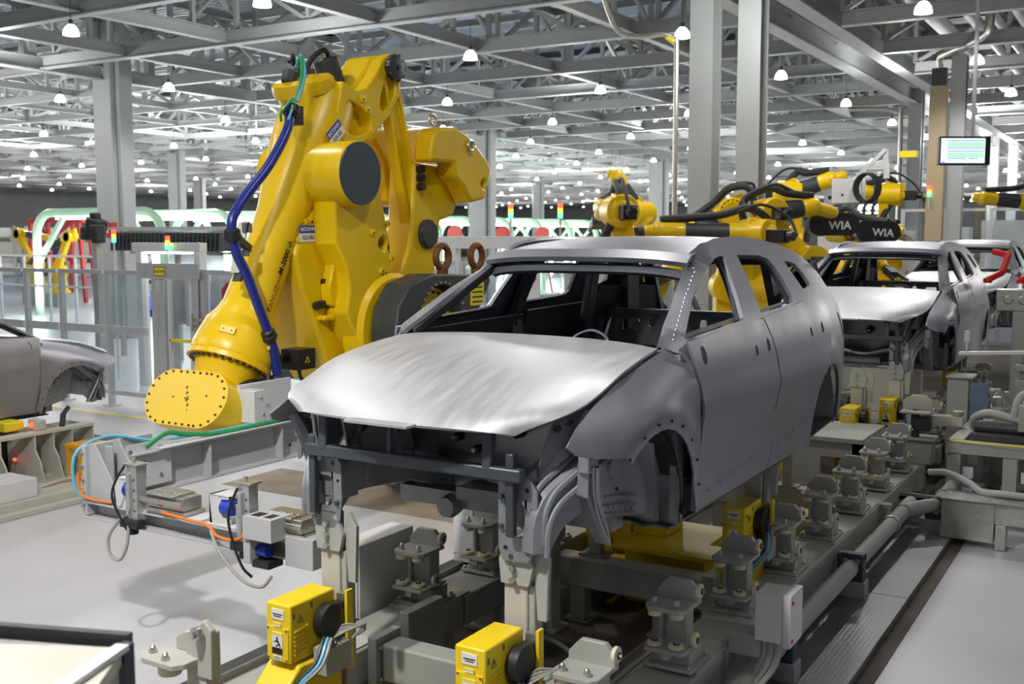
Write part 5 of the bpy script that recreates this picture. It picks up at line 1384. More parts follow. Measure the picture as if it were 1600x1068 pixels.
# touch screen cabinet, cabinets, stop sign board
t = thing('touch_screen_cabinet', 'grey cabinet with a lit touch screen seen through the left fence', 'control cabinet', (-12.2,10.7,0))
q = MB('machine'); q.bb(-12.6,-12.12,10.6,10.85,1.12,1.86); q.build('body', t, bevel=.02)
q = MB('machine'); q.bb(-12.45,-12.3,10.7,10.85,0,1.12); q.build('stand', t)
q = MB(mat('screen glow', (.6,.6,.5), .3, emit=(.75,.78,.62), estr=.7)); q.bb(-12.52,-12.24,10.592,10.6,1.42,1.76); s_ = q.build('screen', t)
q = MB('labelw'); q.bb(-12.51,-12.25,10.588,10.592,1.44,1.52); q.use('red').bb(-12.51,-12.25,10.588,10.592,1.53,1.60); q.use('print'); [q.bb(-12.47+.06*k,-12.43+.06*k,10.586,10.588,1.46,1.50) for k in range(4)]; q.build('screen_field', s_)
for x, m in ((-12.55,'ledr'),(-12.18,'leda'),(-12.25,'ledg')): q = MB(m); q.cyl((x,10.6,1.22 if m != 'ledg' else 1.33),(x,10.585,1.22 if m != 'ledg' else 1.33),.02,n=10); q.build('button', t)
white_box(-12.05,-11.75,10.75,10.95,1.10,1.86,'narrow white cabinet right of the touch screen','wall_cabinet')
white_box(-11.25,-10.85,10.5,10.75,1.15,1.88,'open white wall cabinet behind the guard gate','wall_cabinet')
def octagon_sign(x, y, z, r, label):
    t = thing('stop_sign', label, 'sign', (x,y,z-r))
    q = MB('labelw'); q.bb(x-r*1.25,x+r*1.25,y,y+.015,z-r*1.9,z+r*1.5); q.build('board', t)
    o = [(x+r*math.cos(R(22.5+45*k)), z+r*math.sin(R(22.5+45*k))) for k in range(8)]
    q = MB('signred'); q.plate(o, [], lambda a,b:(a,y-.004,b), .004); s_ = q.build('octagon', t)
    q = MB('labelw')
    for k,w in enumerate((.5,.8,.9,.7)): q.bb(x-r*w*.6,x+r*w*.6,y-.0055,y-.004,z+r*(.42-.28*k),z+r*(.50-.28*k))
    q.build('print_line', s_)
octagon_sign(-10.68,10.3,1.62,.17,'red octagon sign board behind the guard gate')
# rack of dark panels behind
t = thing('panel_rack', 'rack with a row of dark hanging panels behind the left fence', 'rack', (-16.3,14.3,0))
q = MB('machine'); q.bb(-17.9,-14.6,14.0,14.06,2.52,2.58); q.bb(-17.9,-14.6,14.55,14.6,2.05,2.10); 
q.build('rail', t)
for x in (-17.85,-16.2,-14.65):
    q = MB('machine'); q.bb(x-.04,x+.04,14.25,14.33,0,2.5); q.build('post', t)
for k in range(27):
    x = -17.7+.115*k; q = MB('dark'); q.plate([(13.95,2.12),(14.6,2.12),(14.6,2.46),(14.45,2.52),(13.95,2.46)], [], lambda y,z,x=x:(x+.08*(z-2.1),y,z), .03); q.build('panel', t)
# black camera bundle on a stand
t = thing('camera_mast', 'black wrapped camera bundle on a mast left of the box column', 'camera', (-14.7,11.3,0))
q = MB('machine'); q.bb(-14.75,-14.63,11.25,11.37,0,2.35); q.build('mast', t)
q = MB('robotfab'); q.box((-14.7,11.3,2.52),(.26,.26,.34),Matrix.Rotation(.3,3,'Y')); q.box((-14.83,11.25,2.45),(.16,.2,.22)); q.box((-14.58,11.25,2.44),(.14,.2,.3)); q.box((-14.7,11.3,2.70),(.14,.15,.16)); q.build('camera_cover', t, bevel=.03)
# mint tunnel of lit arches
XA, XB, ZP = -29.3, -23.7, 3.10
def arch(y):
    t = thing('tunnel_arch', '', 'arch', ((XA+XB)/2,y,0))
    r = .72; pts = [(XA,y,0),(XA,y,ZP-r)]+[(XA+r-r*math.cos(R(a)),y,ZP-r+r*math.sin(R(a))) for a in range(15,90,15)]+[(XA+r,y,ZP),(XB-r,y,ZP)]+[(XB-r+r*math.sin(R(a)),y,ZP-r+r*math.cos(R(a))) for a in range(15,90,15)]+[(XB,y,ZP-r),(XB,y,0)]
    q = MB('mint'); q.tube(pts,.13,8,1); q.build('hoop', t)
    for s, x in ((1,XA),(-1,XB)):
        q = MB('mint'); q.bar((x+s*.1,y,ZP-1.45),(x+s*1.3,y,ZP-.15),.13,.13); q.build('brace', t)
        q = MB('legglow'); q.cyl((x+s*.17,y-.10,.3),(x+s*.2,y-.14,2.2),.075,n=8); q.build('tube_lamp', t)
    q = MB('tubelight'); q.bb(XA+1.0,XB-1.0,y-.05,y+.05,ZP-.20,ZP-.16); q.build('roof_lamp', t)
    return t
a0 = arch(20.4); a0['label'] = 'mint tunnel arch at the left end of the lit tunnel, nearest'; a0['group'] = 'tunnel arches'
for k in range(1,14):
    dup(a0, ((XA+XB)/2, 20.4+2.67*k, 0), label=('%s mint tunnel arch of the lit tunnel' % order[k] if k < 4 else 'mint green arch deep in the lit tunnel beyond the big yellow robot'), group='tunnel arches')
t = thing('tunnel_rail', 'white handrail running along the mint tunnel arches', 'rail', (XB+.2,36,0))
for z in (2.35,1.2):
    q = MB('white'); q.cyl((XB+.18,20.4,z),(XB+.18,55,z),.03,n=8); q.build('rail', t)
for k in range(10): q = MB('white'); q.cyl((XB+.18,20.4+3.8*k,0),(XB+.18,20.4+3.8*k,2.35),.03,n=8); q.build('post', t)
# cars inside the tunnel on blue carriers
for k, y in enumerate((21.5,27.6)):
    c = dup(car, (-26.5,y+4.6,.64), rz=PI, label=('car body standing in the lit tunnel seen through the left fence','second car body farther down the lit tunnel')[k])
    q = MB('bluemotor'); q.bb(-27.4,-25.6,y-.2,y+4.4,.22,.66); q.bb(-27.2,-25.8,y-.5,y+4.7,.30,.45)
    for s in (0,1,2): q.use('labely').bb(-25.6,-25.59,y+.3+1.3*s,y+.9+1.3*s,.36,.52); q.use('bluemotor')
    for s in (.3,2,3.8): q.bb(-27.3,-27.1,y+s-.1,y+s+.1,0,.22); q.bb(-25.9,-25.7,y+s-.1,y+s+.1,0,.22)
    single(q,'carrier_skid',('blue carrier skid under the first tunnel car','blue carrier skid under the second tunnel car')[k],'carrier')
for k,(x0,x1,y) in enumerate(((-35,-30.2,19.0),(-30.2,-24.5,19.0))):
    t = thing('guard_rail', ('white guard rail left of the lit tunnel mouth','white guard rail crossing the lit tunnel mouth')[k], 'guard rail', ((x0+x1)/2,y,0))
    for z in (1.85,1.0): q = MB('white'); q.bar((x0,y,z),(x1,y,z),.05,.06); q.build('rail', t)
    for i in range(5): x = x0+(x1-x0)*i/5; q = MB('white'); q.bb(x-.03,x+.03,y-.03,y+.03,0,1.85); q.build('post', t)
# red hoist stand far left
t = thing('red_hoist_frame', 'tall red lattice frame far behind the left fence', 'frame', (-35,25.3,0))
for x in (-36.5,-35.0,-33.2):
    for y in (25.0,26.8):
        q = MB('red'); q.bar((x,y,0),(x+(.3 if x<-35 else -.25),y,3.05),.12,.12); q.build('leg', t)
q = MB('red'); q.bb(-36.4,-33.2,24.95,25.1,2.9,3.05); q.bb(-36.4,-33.2,26.7,26.85,2.9,3.05); q.bar((-36.3,25,1.6),(-33.8,25,2.95),.1,.1); q.bar((-33.8,25,1.4),(-35.8,25,2.85),.1,.1); q.build('top_frame', t)
# fire hose labels on the box column
t = thing('column_label', 'pair of red labels on the large box column at left', 'label', (-20.9,16.58,2.35))
for x in (-21.12,-20.88): 
    q = MB('red'); q.bb(x-.09,x+.09,16.555,16.575,2.38,2.72); q.use('labelw').bb(x-.03,x+.03,16.55,16.555,2.48,2.62); q.build('plate', t)

# ------------------------------------------------------------------ fence and cabinets behind the nearest car
xs = [-9.0,-8.2,-7.4,-6.55,-5.75,-5.0]
labs = ['clear guard fence panel right of the big robot gear housing','clear guard fence panel seen past the windscreen pillar of the nearest car','clear fence panel with red octagon sign behind the nearest car','clear guard fence panel behind the middle pillar of the nearest car','clear guard fence panel behind the far rear door of the nearest car']
for i in range(5): fence_panel(xs[i],12.2,xs[i+1],12.2,2.06,labs[i],pane='pane',mid=.95)
octagon_sign(-7.12,12.1,1.90,.17,'red octagon sign board behind the windscreen of the nearest car')
t = thing('cell_portal', 'pale beam and posts of the cell right of the big robot', 'portal frame', (-8,13,0))
q = MB('white'); q.bb(-10.2,-6.4,12.95,13.1,2.22,2.40); q.build('beam', t, bevel=.006)
for x in (-9.9,-8.9,-7.6,-6.5): q = MB('white'); q.bb(x-.08,x+.08,12.95,13.1,0,2.22); q.build('post', t, bevel=.006)
for (x0,x1,y,h,lab) in ((-8.6,-7.7,13.6,1.55,'low white cabinet behind the windscreen pillar of the nearest car'),(-7.4,-6.9,13.2,1.25,'white machine box below the red octagon sign'),(-6.7,-6.1,13.2,2.0,'tall pale cabinet behind the middle pillar of the nearest car'),(-6.0,-5.5,13.0,2.0,'tall pale cabinet next to the far rear door of the nearest car'),(-9.9,-9.2,13.8,1.9,'tall pale cabinet behind the big robot lever')):
    white_box(x0,x1,y,y+.5,0.0,h,lab,'control_cabinet')
signal_tower(-6.42,12.7,1.72,'green lit signal lamp seen through the far windows of the nearest car')
for (x,y,lab) in ((-9.3,13.0,'first signal tower along the pale cell beam'),(-7.9,13.0,'middle signal tower along the pale cell beam'),(-7.1,13.0,'last signal tower along the pale cell beam')): signal_tower(x,y,2.40,lab)
for k,(y,) in enumerate(((33.2,),(36.6,),(39.8,))):
    t = thing('red_parts_stand', 'red parts stand in front of the mint tunnel, %s of three' % ('nearest','middle','farthest')[k], 'stand', (-22.6,y,0))
    q = MB('red'); q.cyl((-22.6,y-.06,2.48),(-22.6,y,2.48),.33,n=20); q.cyl((-22.6,y,1.9),(-22.6,y,2.3),.14,n=12); q.build('reel', t)
    for s in (-1,1): q = MB('red'); q.bar((-22.6+s*.05,y,2.2),(-22.6+s*.5,y,0),.06,.06); q.build('leg', t)
# foreground machine lid close to the camera
t = thing('machine_lid', 'blurred pale machine lid with dark edge in the lower left corner', 'lid', (-2.1,1.1,1.0))
q = MB('machineL'); q.plate([(-2.9,.9),(-2.04,1.28),(-1.79,1.405),(-1.62,1.18),(-1.55,1.0),(-2.6,.4)], [], lambda x,y:(x,y,1.555), .03); q.build('top', t)
q = MB('dark'); q.bar((-2.9,1.02,1.56),(-1.80,1.43,1.56),.02,.03); q.bar((-1.785,1.405,1.0),(-1.785,1.405,1.565),.025,.025); q.build('edge', t)
q = MB('white'); q.bar((-1.78,1.395,1.562),(-1.60,.9,1.562),.03,.012); q.build('trim', t)
q = MB('machine'); q.bar((-1.785,1.38,1.28),(-1.60,.9,1.28),.012,.54); q.bb(-2.6,-2.5,.6,.7,0,1.53); q.bb(-1.8,-1.72,1.2,1.3,0,1.53); q.build('skirt', t)

# far storage racks at the left horizon
def far_rack(label):
    t = thing('storage_rack', label, 'rack', (0,0,0))
    for x in (-1.6,0,1.6):
        for y in (-.5,.5): q = MB('machine'); q.bb(x-.05,x+.05,y-.05,y+.05,0,2.9); q.build('post', t, local=True)
    for z in (.5,1.4,2.3): q = MB('machineD'); q.bb(-1.65,1.65,-.5,.5,z,z+.07); q.build('shelf', t, local=True)
    q = MB('dark'); q.bb(-1.4,-.3,-.4,.4,.57,1.2); q.use('white').bb(.2,1.3,-.4,.4,.57,1.15); q.use('blue').bb(-1.3,-.2,-.4,.4,1.47,2.0); q.use('machineL').bb(.3,1.4,-.4,.4,1.47,2.1); q.use('white').bb(-1.1,.9,-.4,.4,2.37,2.8); q.builds('crate', t, local=True)
    return t
fr = None
for k, (x, y) in enumerate(((-52,29),(-47.5,30.5),(-43.5,32),(-58,34),(-52.5,38),(-46,40),(-41,42),(-62,40))):
    if fr is None:
        fr = far_rack('grey storage rack with crates far behind the lit tunnel'); fr['group'] = 'far storage racks'; fr.location = (x,y,0); fr.rotation_euler = (0,0,R(30))
    else: dup(fr, (x,y,0), rz=R(20+7*(k % 3)), group='far storage racks')
# ------------------------------------------------------------------ smaller yellow robots
def arm_robot(label, S_, E_, W_, T_, base=None, side=1, sleeve=True, cover=None, hose=True, tool=True, scale=1., ped=None):
    """jointed robot through shoulder S, elbow E, wrist W and tool T (world points)"""
    S_, E_, W_, T_ = Vector(S_), Vector(E_), Vector(W_), Vector(T_)
    bx, by = base if base else (S_.x, S_.y)
    t = thing('welding_robot', label, 'robot', (bx,by,0))
    k = scale
    h = Vector((E_.x-S_.x, E_.y-S_.y, 0))
    h2 = Vector((W_.x-E_.x, W_.y-E_.y, 0))
    if h.length < .15: h = h2
    h.normalize(); n = Vector((-h.y, h.x, 0))*side
    q = MB('machine'); q.bb(bx-.35*k,bx+.35*k,by-.35*k,by+.35*k,0,max(.05,S_.z-.75*k)); q.build('pedestal', t, bevel=.01)
    zb = max(.05,S_.z-.75*k)
    q = MB('yellow'); q.lathe((bx,by,zb),(0,0,1),[(.34*k,0),(.34*k,.08),(.27*k,.14),(.26*k,.30*k),(.30*k,.34*k)],24); q.box((bx,by,(zb+.3*k+S_.z)/2),(.34*k,.34*k,max(.1,S_.z-zb-.3*k)),Matrix.Rotation(math.atan2(h.y,h.x),3,'Z')); q.build('base', t, bevel=.02)
    u = (E_-S_).normalized(); L = (E_-S_).length
    w = n.cross(u).normalized()
    def P(o, a, b, c=0.): return o+u*a+w*b+n*c
    q = MB('yellow'); q.cyl(S_-n*.20*k, S_+n*.22*k, .23*k, n=28); q.cyl(E_-n*.16*k, E_+n*.20*k, .19*k, n=28)
    q.plate([(-.20*k,-.05*k),(-.10*k,-.20*k),(L*.6,-.12*k),(L+.05*k,-.15*k),(L+.16*k,.0),(L+.05*k,.15*k),(L*.6,.11*k),(-.10*k,.20*k),(-.20*k,.05*k)], [], lambda a,b:P(S_,a,b,.20*k), .16*k)
    la = q.build('lower_arm', t, bevel=.015)
    q = MB('labelw'); rot = Matrix((u, w, n)).transposed(); q.box(P(S_,L*.45,0,.203*k),(.20*k,.11*k,.006),rot); q.use('labelb').box(P(S_,L*.45,.03*k,.205*k),(.20*k,.05*k,.006),rot); q.build('name_label', la)
    q = MB('yellow')
    for i in range(16):
        a = 2*PI*i/16; q.use('black').cyl(E_+n*.2*k+(u*math.cos(a)+w*math.sin(a))*.155*k, E_+n*.212*k+(u*math.cos(a)+w*math.sin(a))*.155*k, .011*k, n=6)
    q.build('hub_bolts', la)
    q = MB('black'); q.bar(S_-n*.20*k, S_-n*.46*k, .18*k, .18*k); q.bar(E_-n*.14*k-u*.02, E_-n*.40*k-u*.02, .16*k, .16*k); q.cyl(E_-n*.40*k-u*.02,E_-n*.5*k-u*.02,.06*k,n=10); q.builds('servo_motor', t, bevel=.012)
    u2 = (W_-E_).normalized(); L2 = (W_-E_).length; x2, y2, _ = frame_of(u2)
    q = MB('yellow'); q.lathe(E_-u2*.22*k, u2, [(.10*k,0),(.15*k,.04),(.165*k,.22*k),(.14*k,.36*k),(.115*k,.22*k+L2*.45)],20); q.lathe(E_+u2*L2*.72, u2, [(.10*k,0),(.12*k,.05),(.12*k,L2*.26),(.09*k,L2*.30)],18); q.bar(E_-u2*.2*k+Vector((0,0,.12*k)),E_+u2*.12*k+Vector((0,0,.14*k)),.16*k,.12*k); ua = q.build('upper_arm', t, bevel=.008)
    q = MB('robotgrey' if sleeve else 'yellow'); q.lathe(E_+u2*L2*.30, u2, [(.128*k,0),(.132*k,.04),(.115*k,L2*.40),(.110*k,L2*.45)],18); q.build('arm_sleeve', ua)
    q = MB('yellow'); q.sphere(W_, .125*k, 14); q.lathe(W_, (T_-W_), [(.085*k,0),(.085*k,(T_-W_).length*.55),(.06*k,(T_-W_).length*.7)],16); wr = q.build('wrist', t)
    if tool:
        d = (T_-W_).normalized()
        q = MB('dark'); q.cyl(W_+d*(T_-W_).length*.65, T_, .07*k, n=14); q.bar(T_-d*.02, T_+d*.16*k, .18*k, .12*k); q.bar(T_+d*.1*k+Vector((.08*k,0,0)), T_+d*.34*k+Vector((.10*k,0,0)),.05*k,.06*k); q.bar(T_+d*.1*k-Vector((.08*k,0,0)), T_+d*.30*k-Vector((.10*k,0,0)),.05*k,.06*k); q.build('gripper_tool', t, bevel=.006)
    if hose:
        q = MB('robotfab'); q.tube([S_-h*.15*k+n*.25*k, P(S_,L*.4,-.30*k,.26*k), E_-u2*.30*k+Vector((0,0,.10))+n*.2*k, E_+Vector((0,0,.32*k))+n*.12*k, E_+u2*L2*.4+Vector((0,0,.22*k)), W_+Vector((0,0,.14*k))], .05*k, 10, 6)
        q.tube([E_-u2*.30*k+Vector((0,0,.0))-n*.2*k, E_-u2*.36*k+Vector((0,0,.22*k)), E_+Vector((0,0,.36*k))-n*.05*k, E_+u2*.3*k+Vector((0,0,.24*k))], .02*k, 6, 6); q.build('dress_hose', t)
    if cover:
        a, b = Vector(cover[0]), Vector(cover[1]); d = (b-a); rot_n = Vector((-.5,.86,0)); ux = d.normalized(); uy = Vector((0,0,1))-ux*ux.z; uy.normalize(); nn = ux.cross(uy)
        o = [(x, z) for x, z in rrect(d.length/2, 0, d.length+.2, .30, .14, 6)]
        q = MB('black'); q.plate(o, [], lambda x,z: a+ux*x+uy*z+nn*.08, .20); cv = q.build('wire_feeder_cover', t, bevel=.02)
        text_obj('WIA', .15, a+d*.66+nn*.083-uy*.02, ux, uy, 'labelw', cv, bold=.003)
    return t
arm_robot('yellow robot with round yellow hub above the nearest car roof, black motor at left', (-5.05,11.1,1.95), (-5.22,10.95,2.68), (-5.9,11.9,2.75), (-6.1,12.2,2.6), side=-1)
arm_robot('small yellow robot with raised bent wrist behind the round hubbed one', (-7.2,15.4,1.7), (-6.95,15.3,2.75), (-7.25,15.1,3.30), (-7.45,15.1,3.42), tool=False, hose=False)
arm_robot('yellow robot lying low with forearm level over the nearest car roof', (-4.15,12.9,1.75), (-4.2,12.7,2.42), (-5.25,12.15,2.46), (-5.5,12.0,2.45), side=-1)
arm_robot('yellow robot with dark cable bundle in front of the left twin column', (-5.2,14.42,1.7), (-5.14,14.31,2.74), (-5.67,14.0,2.45), (-5.83,13.9,2.32), side=1)
arm_robot('yellow robot with large hub and level forearm right of the twin columns', (-3.92,13.95,2.05), (-4.32,13.55,2.70), (-3.88,13.9,2.78), (-3.55,14.3,2.66), side=-1, tool=False, cover=((-3.95,14.3,2.56),(-3.55,14.55,2.56)), base=(-4.2,14.2))
arm_robot('yellow robot with black covered forearm low over the second car roof', (-4.0,16.4,1.9), (-4.1,16.2,2.5), (-3.35,15.9,2.46), (-3.05,15.9,2.44), side=1, tool=False, cover=((-3.62,15.5,2.48),(-3.25,15.7,2.46)))
arm_robot('tall yellow robot reaching up behind the grey camera box', (-5.45,18.1,2.3), (-5.4,17.9,3.11), (-4.75,18.0,3.33), (-4.42,18.2,3.44), side=1, tool=False, scale=1.15)
arm_robot('upright yellow robot right of the small lit display', (-3.95,19.0,2.1), (-3.92,18.8,3.10), (-4.3,18.6,3.14), (-4.5,18.5,3.1), side=-1)
arm_robot('yellow robot with black forearm at the right edge below the big monitor', (-1.2,21.6,2.0), (-2.0,21.3,3.0), (-2.75,20.8,3.08), (-3.0,20.7,3.12), side=1, tool=False)
arm_robot('yellow robot seen through the rear windows of the nearest car', (-4.35,9.55,1.35), (-4.15,9.35,2.0), (-3.72,9.0,2.12), (-3.62,8.9,1.95), side=1, hose=False, scale=.8)
arm_robot('yellow robot seen through the windscreen of the second car', (-4.3,17.3,1.3), (-4.0,17.0,2.1), (-3.6,16.6,2.0), (-3.45,16.5,1.9), side=1, scale=.9)
arm_robot('small yellow robot far left in front of the red lattice frame', (-34.0,23.6,1.4), (-34.8,23.6,2.5), (-33.3,23.6,2.35), (-32.8,23.6,2.2), side=1, hose=False)
arm_robot('small yellow robot far left beside the lit tunnel mouth', (-32.3,23.3,1.2), (-31.6,23.3,2.4), (-32.6,22.9,1.9), (-32.9,22.8,1.65), side=-1, hose=False)
arm_robot('yellow robot beside the third car, left of its roof', (-4.6,20.4,1.6), (-4.5,20.2,2.5), (-4.0,19.8,2.5), (-3.85,19.7,2.35), side=1)
# ------------------------------------------------------------------ camera box on its stand
t = thing('camera_box', 'grey camera box with coiled black cable above the robots', 'camera box', (-4.2,17.4,0))
q = MB('white'); q.bb(-4.50,-4.05,17.2,17.5,2.92,3.30); q.build('body', t, bevel=.01)
q = MB('white'); q.bb(-4.38,-4.14,17.3,17.45,0,2.92); q.bar((-4.2,17.35,3.28),(-3.75,17.45,3.75),.10,.06); q.bar((-3.75,17.45,3.75),(-3.72,17.45,3.3),.08,.05); q.build('stand', t)
q = MB('black'); q.cyl((-4.33,17.195,3.05),(-4.33,17.2,3.05),.02,n=10)
for k in range(4): q.tube([(-3.98+.02*k+.17*math.cos(2*PI*i/14),17.15+.02*k,3.15+.22*math.sin(2*PI*i/14)) for i in range(14)],.018,6,1,closed=True)
q.tube([(-4.0,17.2,2.95),(-4.15,17.2,2.85),(-4.3,17.2,2.7),(-4.32,17.2,2.5)],.018,6,5); q.build('cable_coil', t)
q = MB('labely'); q.bb(-3.55,-3.3,17.5,17.7,3.62,3.72); q.build('sensor', t)
# small lit display and big monitor
t = thing('status_display', 'small black display with white lit symbols behind the robots', 'display', (-4.45,19.6,2.7))
q = MB('black'); q.bb(-4.72,-4.22,19.6,19.7,2.70,3.02); q.build('case', t)
q = MB('tubelight')
for k in range(3): q.sphere((-4.62+.15*k,19.59,2.90),.045,8,(1,.2,1)); q.bb(-4.66+.15*k,-4.58+.15*k,19.585,19.595,2.80,2.83); q.bb(-4.63+.15*k,-4.56+.15*k,19.585,19.595,2.94,2.96)
q.use('ledg')
for k in range(6): q.bb(-4.70+.075*k,-4.65+.075*k,19.585,19.595,2.73,2.755)
q.build('symbols', t)
q = MB('machine'); q.bb(-4.5,-4.42,19.66,19.72,0,2.7); q.build('stand', t)
t = thing('wall_monitor', 'large bright monitor with green table rows hung at upper right', 'monitor', (-2.45,16.3,3.4))
mo = Vector((-2.71,16.13,3.42)); mu = Vector((.52,.32,0)).normalized(); mz = Vector((0,0,1)); mn = mu.cross(mz)
rotm = Matrix((mu, mz, mn)).transposed()
q = MB('black'); q.box(mo+mu*.34-mn*.05+mz*.18,(.72,.40,.09),rotm); q.box(mo+mu*.62-mn*.12+mz*.17,(.12,.36,.16),rotm); q.build('case', t, bevel=.006)
scr = mat('monitor picture', (.8,.85,1), .3, emit=(.72,.80,1), estr=1.0); scg = mat('monitor green rows', (.3,1,.4), .3, emit=(.35,.9,.42), estr=.9); scb = mat('monitor blue marks', (.1,.15,.6), .3, emit=(.12,.18,.6), estr=.7)
q = MB(scr); q.box(mo+mu*.31+mz*.18,(.62,.345,.012),rotm); sc_ = q.build('screen', t)
q = MB(scg)
for row in (.285,.262,.239,.14,.117,.094): q.box(mo+mu*.345+mz*row+mn*.007,(.52,.017,.003),rotm)
q.use(scb)
for row in (.318,.215,.172,.072):
    for k in range(12):
        if row == .072 and k in (6,10,11): continue
        q.box(mo+mu*(.11+.043*k)+mz*row+mn*.008,(.030,.010,.003),rotm)
q.box(mo+mu*.03+mz*.02+mn*.008,(.05,.014,.003),rotm); q.build('table_rows', sc_)
q = MB('beam'); q.bar((-2.35,16.45,3.75),(-2.35,16.45,6.0),.05,.05); q.build('hanger', t)
# tan duct panel beside a column, conduits
q = MB('kraft'); q.bb(-4.12,-3.80,23,23.2,.0,5.4); q.use('dark').bb(-4.10,-3.82,23.02,23.18,5.4,5.75); single(q,'cable_duct','tall tan cable duct panel left of the big monitor','duct', bevel=.004)
q = MB('beam'); q.ibeam((-3.60,23.2,0),(-3.60,23.2,6.0),.28,.28,.015,.015,up=(0,1,0)); struct(q,'steel_column')
q = MB('zinc'); q.tube([(-3.95,23.1,5.75),(-3.95,23.0,5.95),(-3.7,22.7,6.0),(-3.2,22.1,6.05),(-2.9,21.7,6.15),(-2.85,21.6,6.5),(-2.85,21.6,7.0)],.06,10,5); single(q,'conduit','bent zinc conduit above the tan duct panel','conduit')
t = thing('conduit', 'zinc conduit bending down along the left twin column', 'conduit', (-6.28,15.1,0))
q = MB('zinc'); q.tube([(-6.30,15.12,.4),(-6.30,15.12,4.9),(-6.32,15.1,5.25),(-6.45,15.0,5.38),(-6.8,14.9,5.36),(-7.1,14.8,5.45),(-7.25,14.7,5.8),(-7.3,14.6,6.1)],.04,10,5); q.build('tube', t)
q = MB('labely'); q.cyl((-6.33,15.1,5.28),(-6.42,15.03,5.36),.05,n=10); q.build('tape', t)
q = MB('zinc')
for z in (1.2,2.4,3.6,4.6): q.bb(-6.36,-6.2,15.1,15.2,z,z+.05)
q.build('saddle', t)
q = MB('zinc'); q.tube([(-6.28,31.0,.01),(-6.28,31.0,5.4),(-6.4,31.0,5.8),(-6.9,30.8,5.9),(-7.6,30.5,5.9)],.06,10,5); single(q,'conduit','zinc conduit bending over at the second column pair','conduit')
# ------------------------------------------------------------------ cell fence at right, cabinets behind
P = [(-4.75,24),(-3.9,24),(-3.0,24),(-2.0,24),(-1.0,24)]
for i in range(4): fence_panel(P[i][0],P[i][1],P[i+1][0],P[i+1][1],2.98,('pale guard fence panel right of the upright robot','pale guard fence panel below the tan duct','pale guard fence panel below the monitor','pale guard fence panel at the right edge')[i],mid=1.6)
for (x0,x1,y,z0,z1,lab) in ((-4.3,-3.6,25.4,0,2.6,'white cabinet behind the right fence under the tan duct'),(-3.4,-2.4,25.6,0,2.75,'wide pale board behind the right fence under the monitor'),(-5.6,-5.0,20.5,0,2.6,'pale cabinet left of the upright robot'),(-4.6,-4.0,21.0,0,2.5,'pale cabinet behind the upright robot')):
    white_box(x0,x1,y,y+.4,z0,z1,lab,'control_cabinet')
signal_tower(-2.95,24.0,2.95,'bright signal tower standing on the right fence',on='ledg')
signal_tower(-4.05,22.97,2.95,'green signal lamp on the tan duct')
# red clamps over the third car
t = thing('red_clamp_arm', 'pair of red clamp arms reaching over the third car at the right edge', 'clamp', (-1.35,13.6,1.3))
for dx in (0,.35):
    q = MB('red'); q.bar((-1.70+dx,13.9,2.22),(-1.52+dx,13.8,2.18),.07,.07); q.bar((-1.52+dx,13.8,2.20),(-1.56+dx,13.6,1.98),.06,.07); q.bar((-1.56+dx,13.6,1.98),(-1.70+dx,13.5,1.90),.07,.07); q.cyl((-1.70+dx,13.5,1.86),(-1.70+dx,13.5,1.92),.05,n=10); q.build('arm', t, bevel=.01)
q = MB('zinc'); q.bb(-1.58,-1.05,13.3,13.5,1.55,1.80); q.cyl((-1.45,13.28,1.68),(-1.45,13.3,1.68),.05,n=12); q.cyl((-1.3,13.28,1.68),(-1.3,13.3,1.68),.05,n=12); q.build('valve_block', t, bevel=.01)
q = MB('machine'); q.bb(-1.4,-1.2,13.3,13.5,0,1.55); q.build('column', t, bevel=.01)
# ------------------------------------------------------------------ machinery at the right edge
t = thing('guide_table', 'grey framed machine table with dark top at the right edge', 'machine table', (-.9,10.0,0))
q = MB('machine'); q.bb(-1.48,.6,9.62,9.74,.56,.66); q.bb(-1.48,.6,10.9,11.0,.56,.66); q.bb(-1.48,-1.36,9.62,11.0,.56,.66); q.build('top_frame', t, bevel=.006)
for x in (-1.42,-.98,-.55,.5):
    for y in (9.68,10.95): q = MB('machine'); q.bb(x-.055,x+.055,y-.05,y+.05,.006,.56); q.build('leg', t, bevel=.004)
q = MB('machine'); q.bb(-1.48,.6,9.64,9.72,.16,.26); q.build('lower_rail', t)
q = MB('dark'); q.bb(-1.30,.6,9.75,10.2,.66,.72); q.cyl((-1.3,9.9,.76),(.6,9.9,.76),.05,n=12); q.bb(-1.25,.6,10.3,10.8,.64,.70); q.build('slide_bed', t, bevel=.004)
q = MB('labely'); q.bb(-1.46,.6,9.63,9.66,.66,.668); q.build('edge_stripe', t)
for x in (-1.30,-.85):
    for z in (.40,.22): q = MB('white'); q.bb(x-.04,x+.04,9.60,9.64,z-.04,z+.05); q.build('bracket', t)
q = MB('machine'); q.bb(-.95,-.2,9.8,10.3,.76,.98); q.bb(-.85,-.1,10.2,10.7,.98,1.12); q.use('labely').bb(-.9,-.2,9.795,9.80,.96,.975); q.build('drive_block', t, bevel=.01)
q = MB('machine'); q.tube([(-1.35,10.2,.70),(-1.33,10.1,.80),(-1.2,10.0,.87),(-1.0,9.95,.84),(-.93,9.95,.84)],.035,10,6); q.tube([(-1.0,9.95,.84),(-.97,9.95,1.0),(-.92,9.97,1.06),(-.85,10.0,1.04)],.035,10,6); q.build('hose', t)
t = thing('trench_end_box', 'galvanised cover box crossing the end of the tread plates', 'cover', (-.9,8.85,0))
q = MB('zinc'); q.bb(-1.36,-.98,8.72,8.98,.06,.36); q.bb(-.99,.6,8.76,8.98,.20,.36); q.build('box', t, bevel=.004)
q = MB('tread'); q.bb(-1.37,.6,8.71,9.05,.36,.372); q.build('top_plate', t)
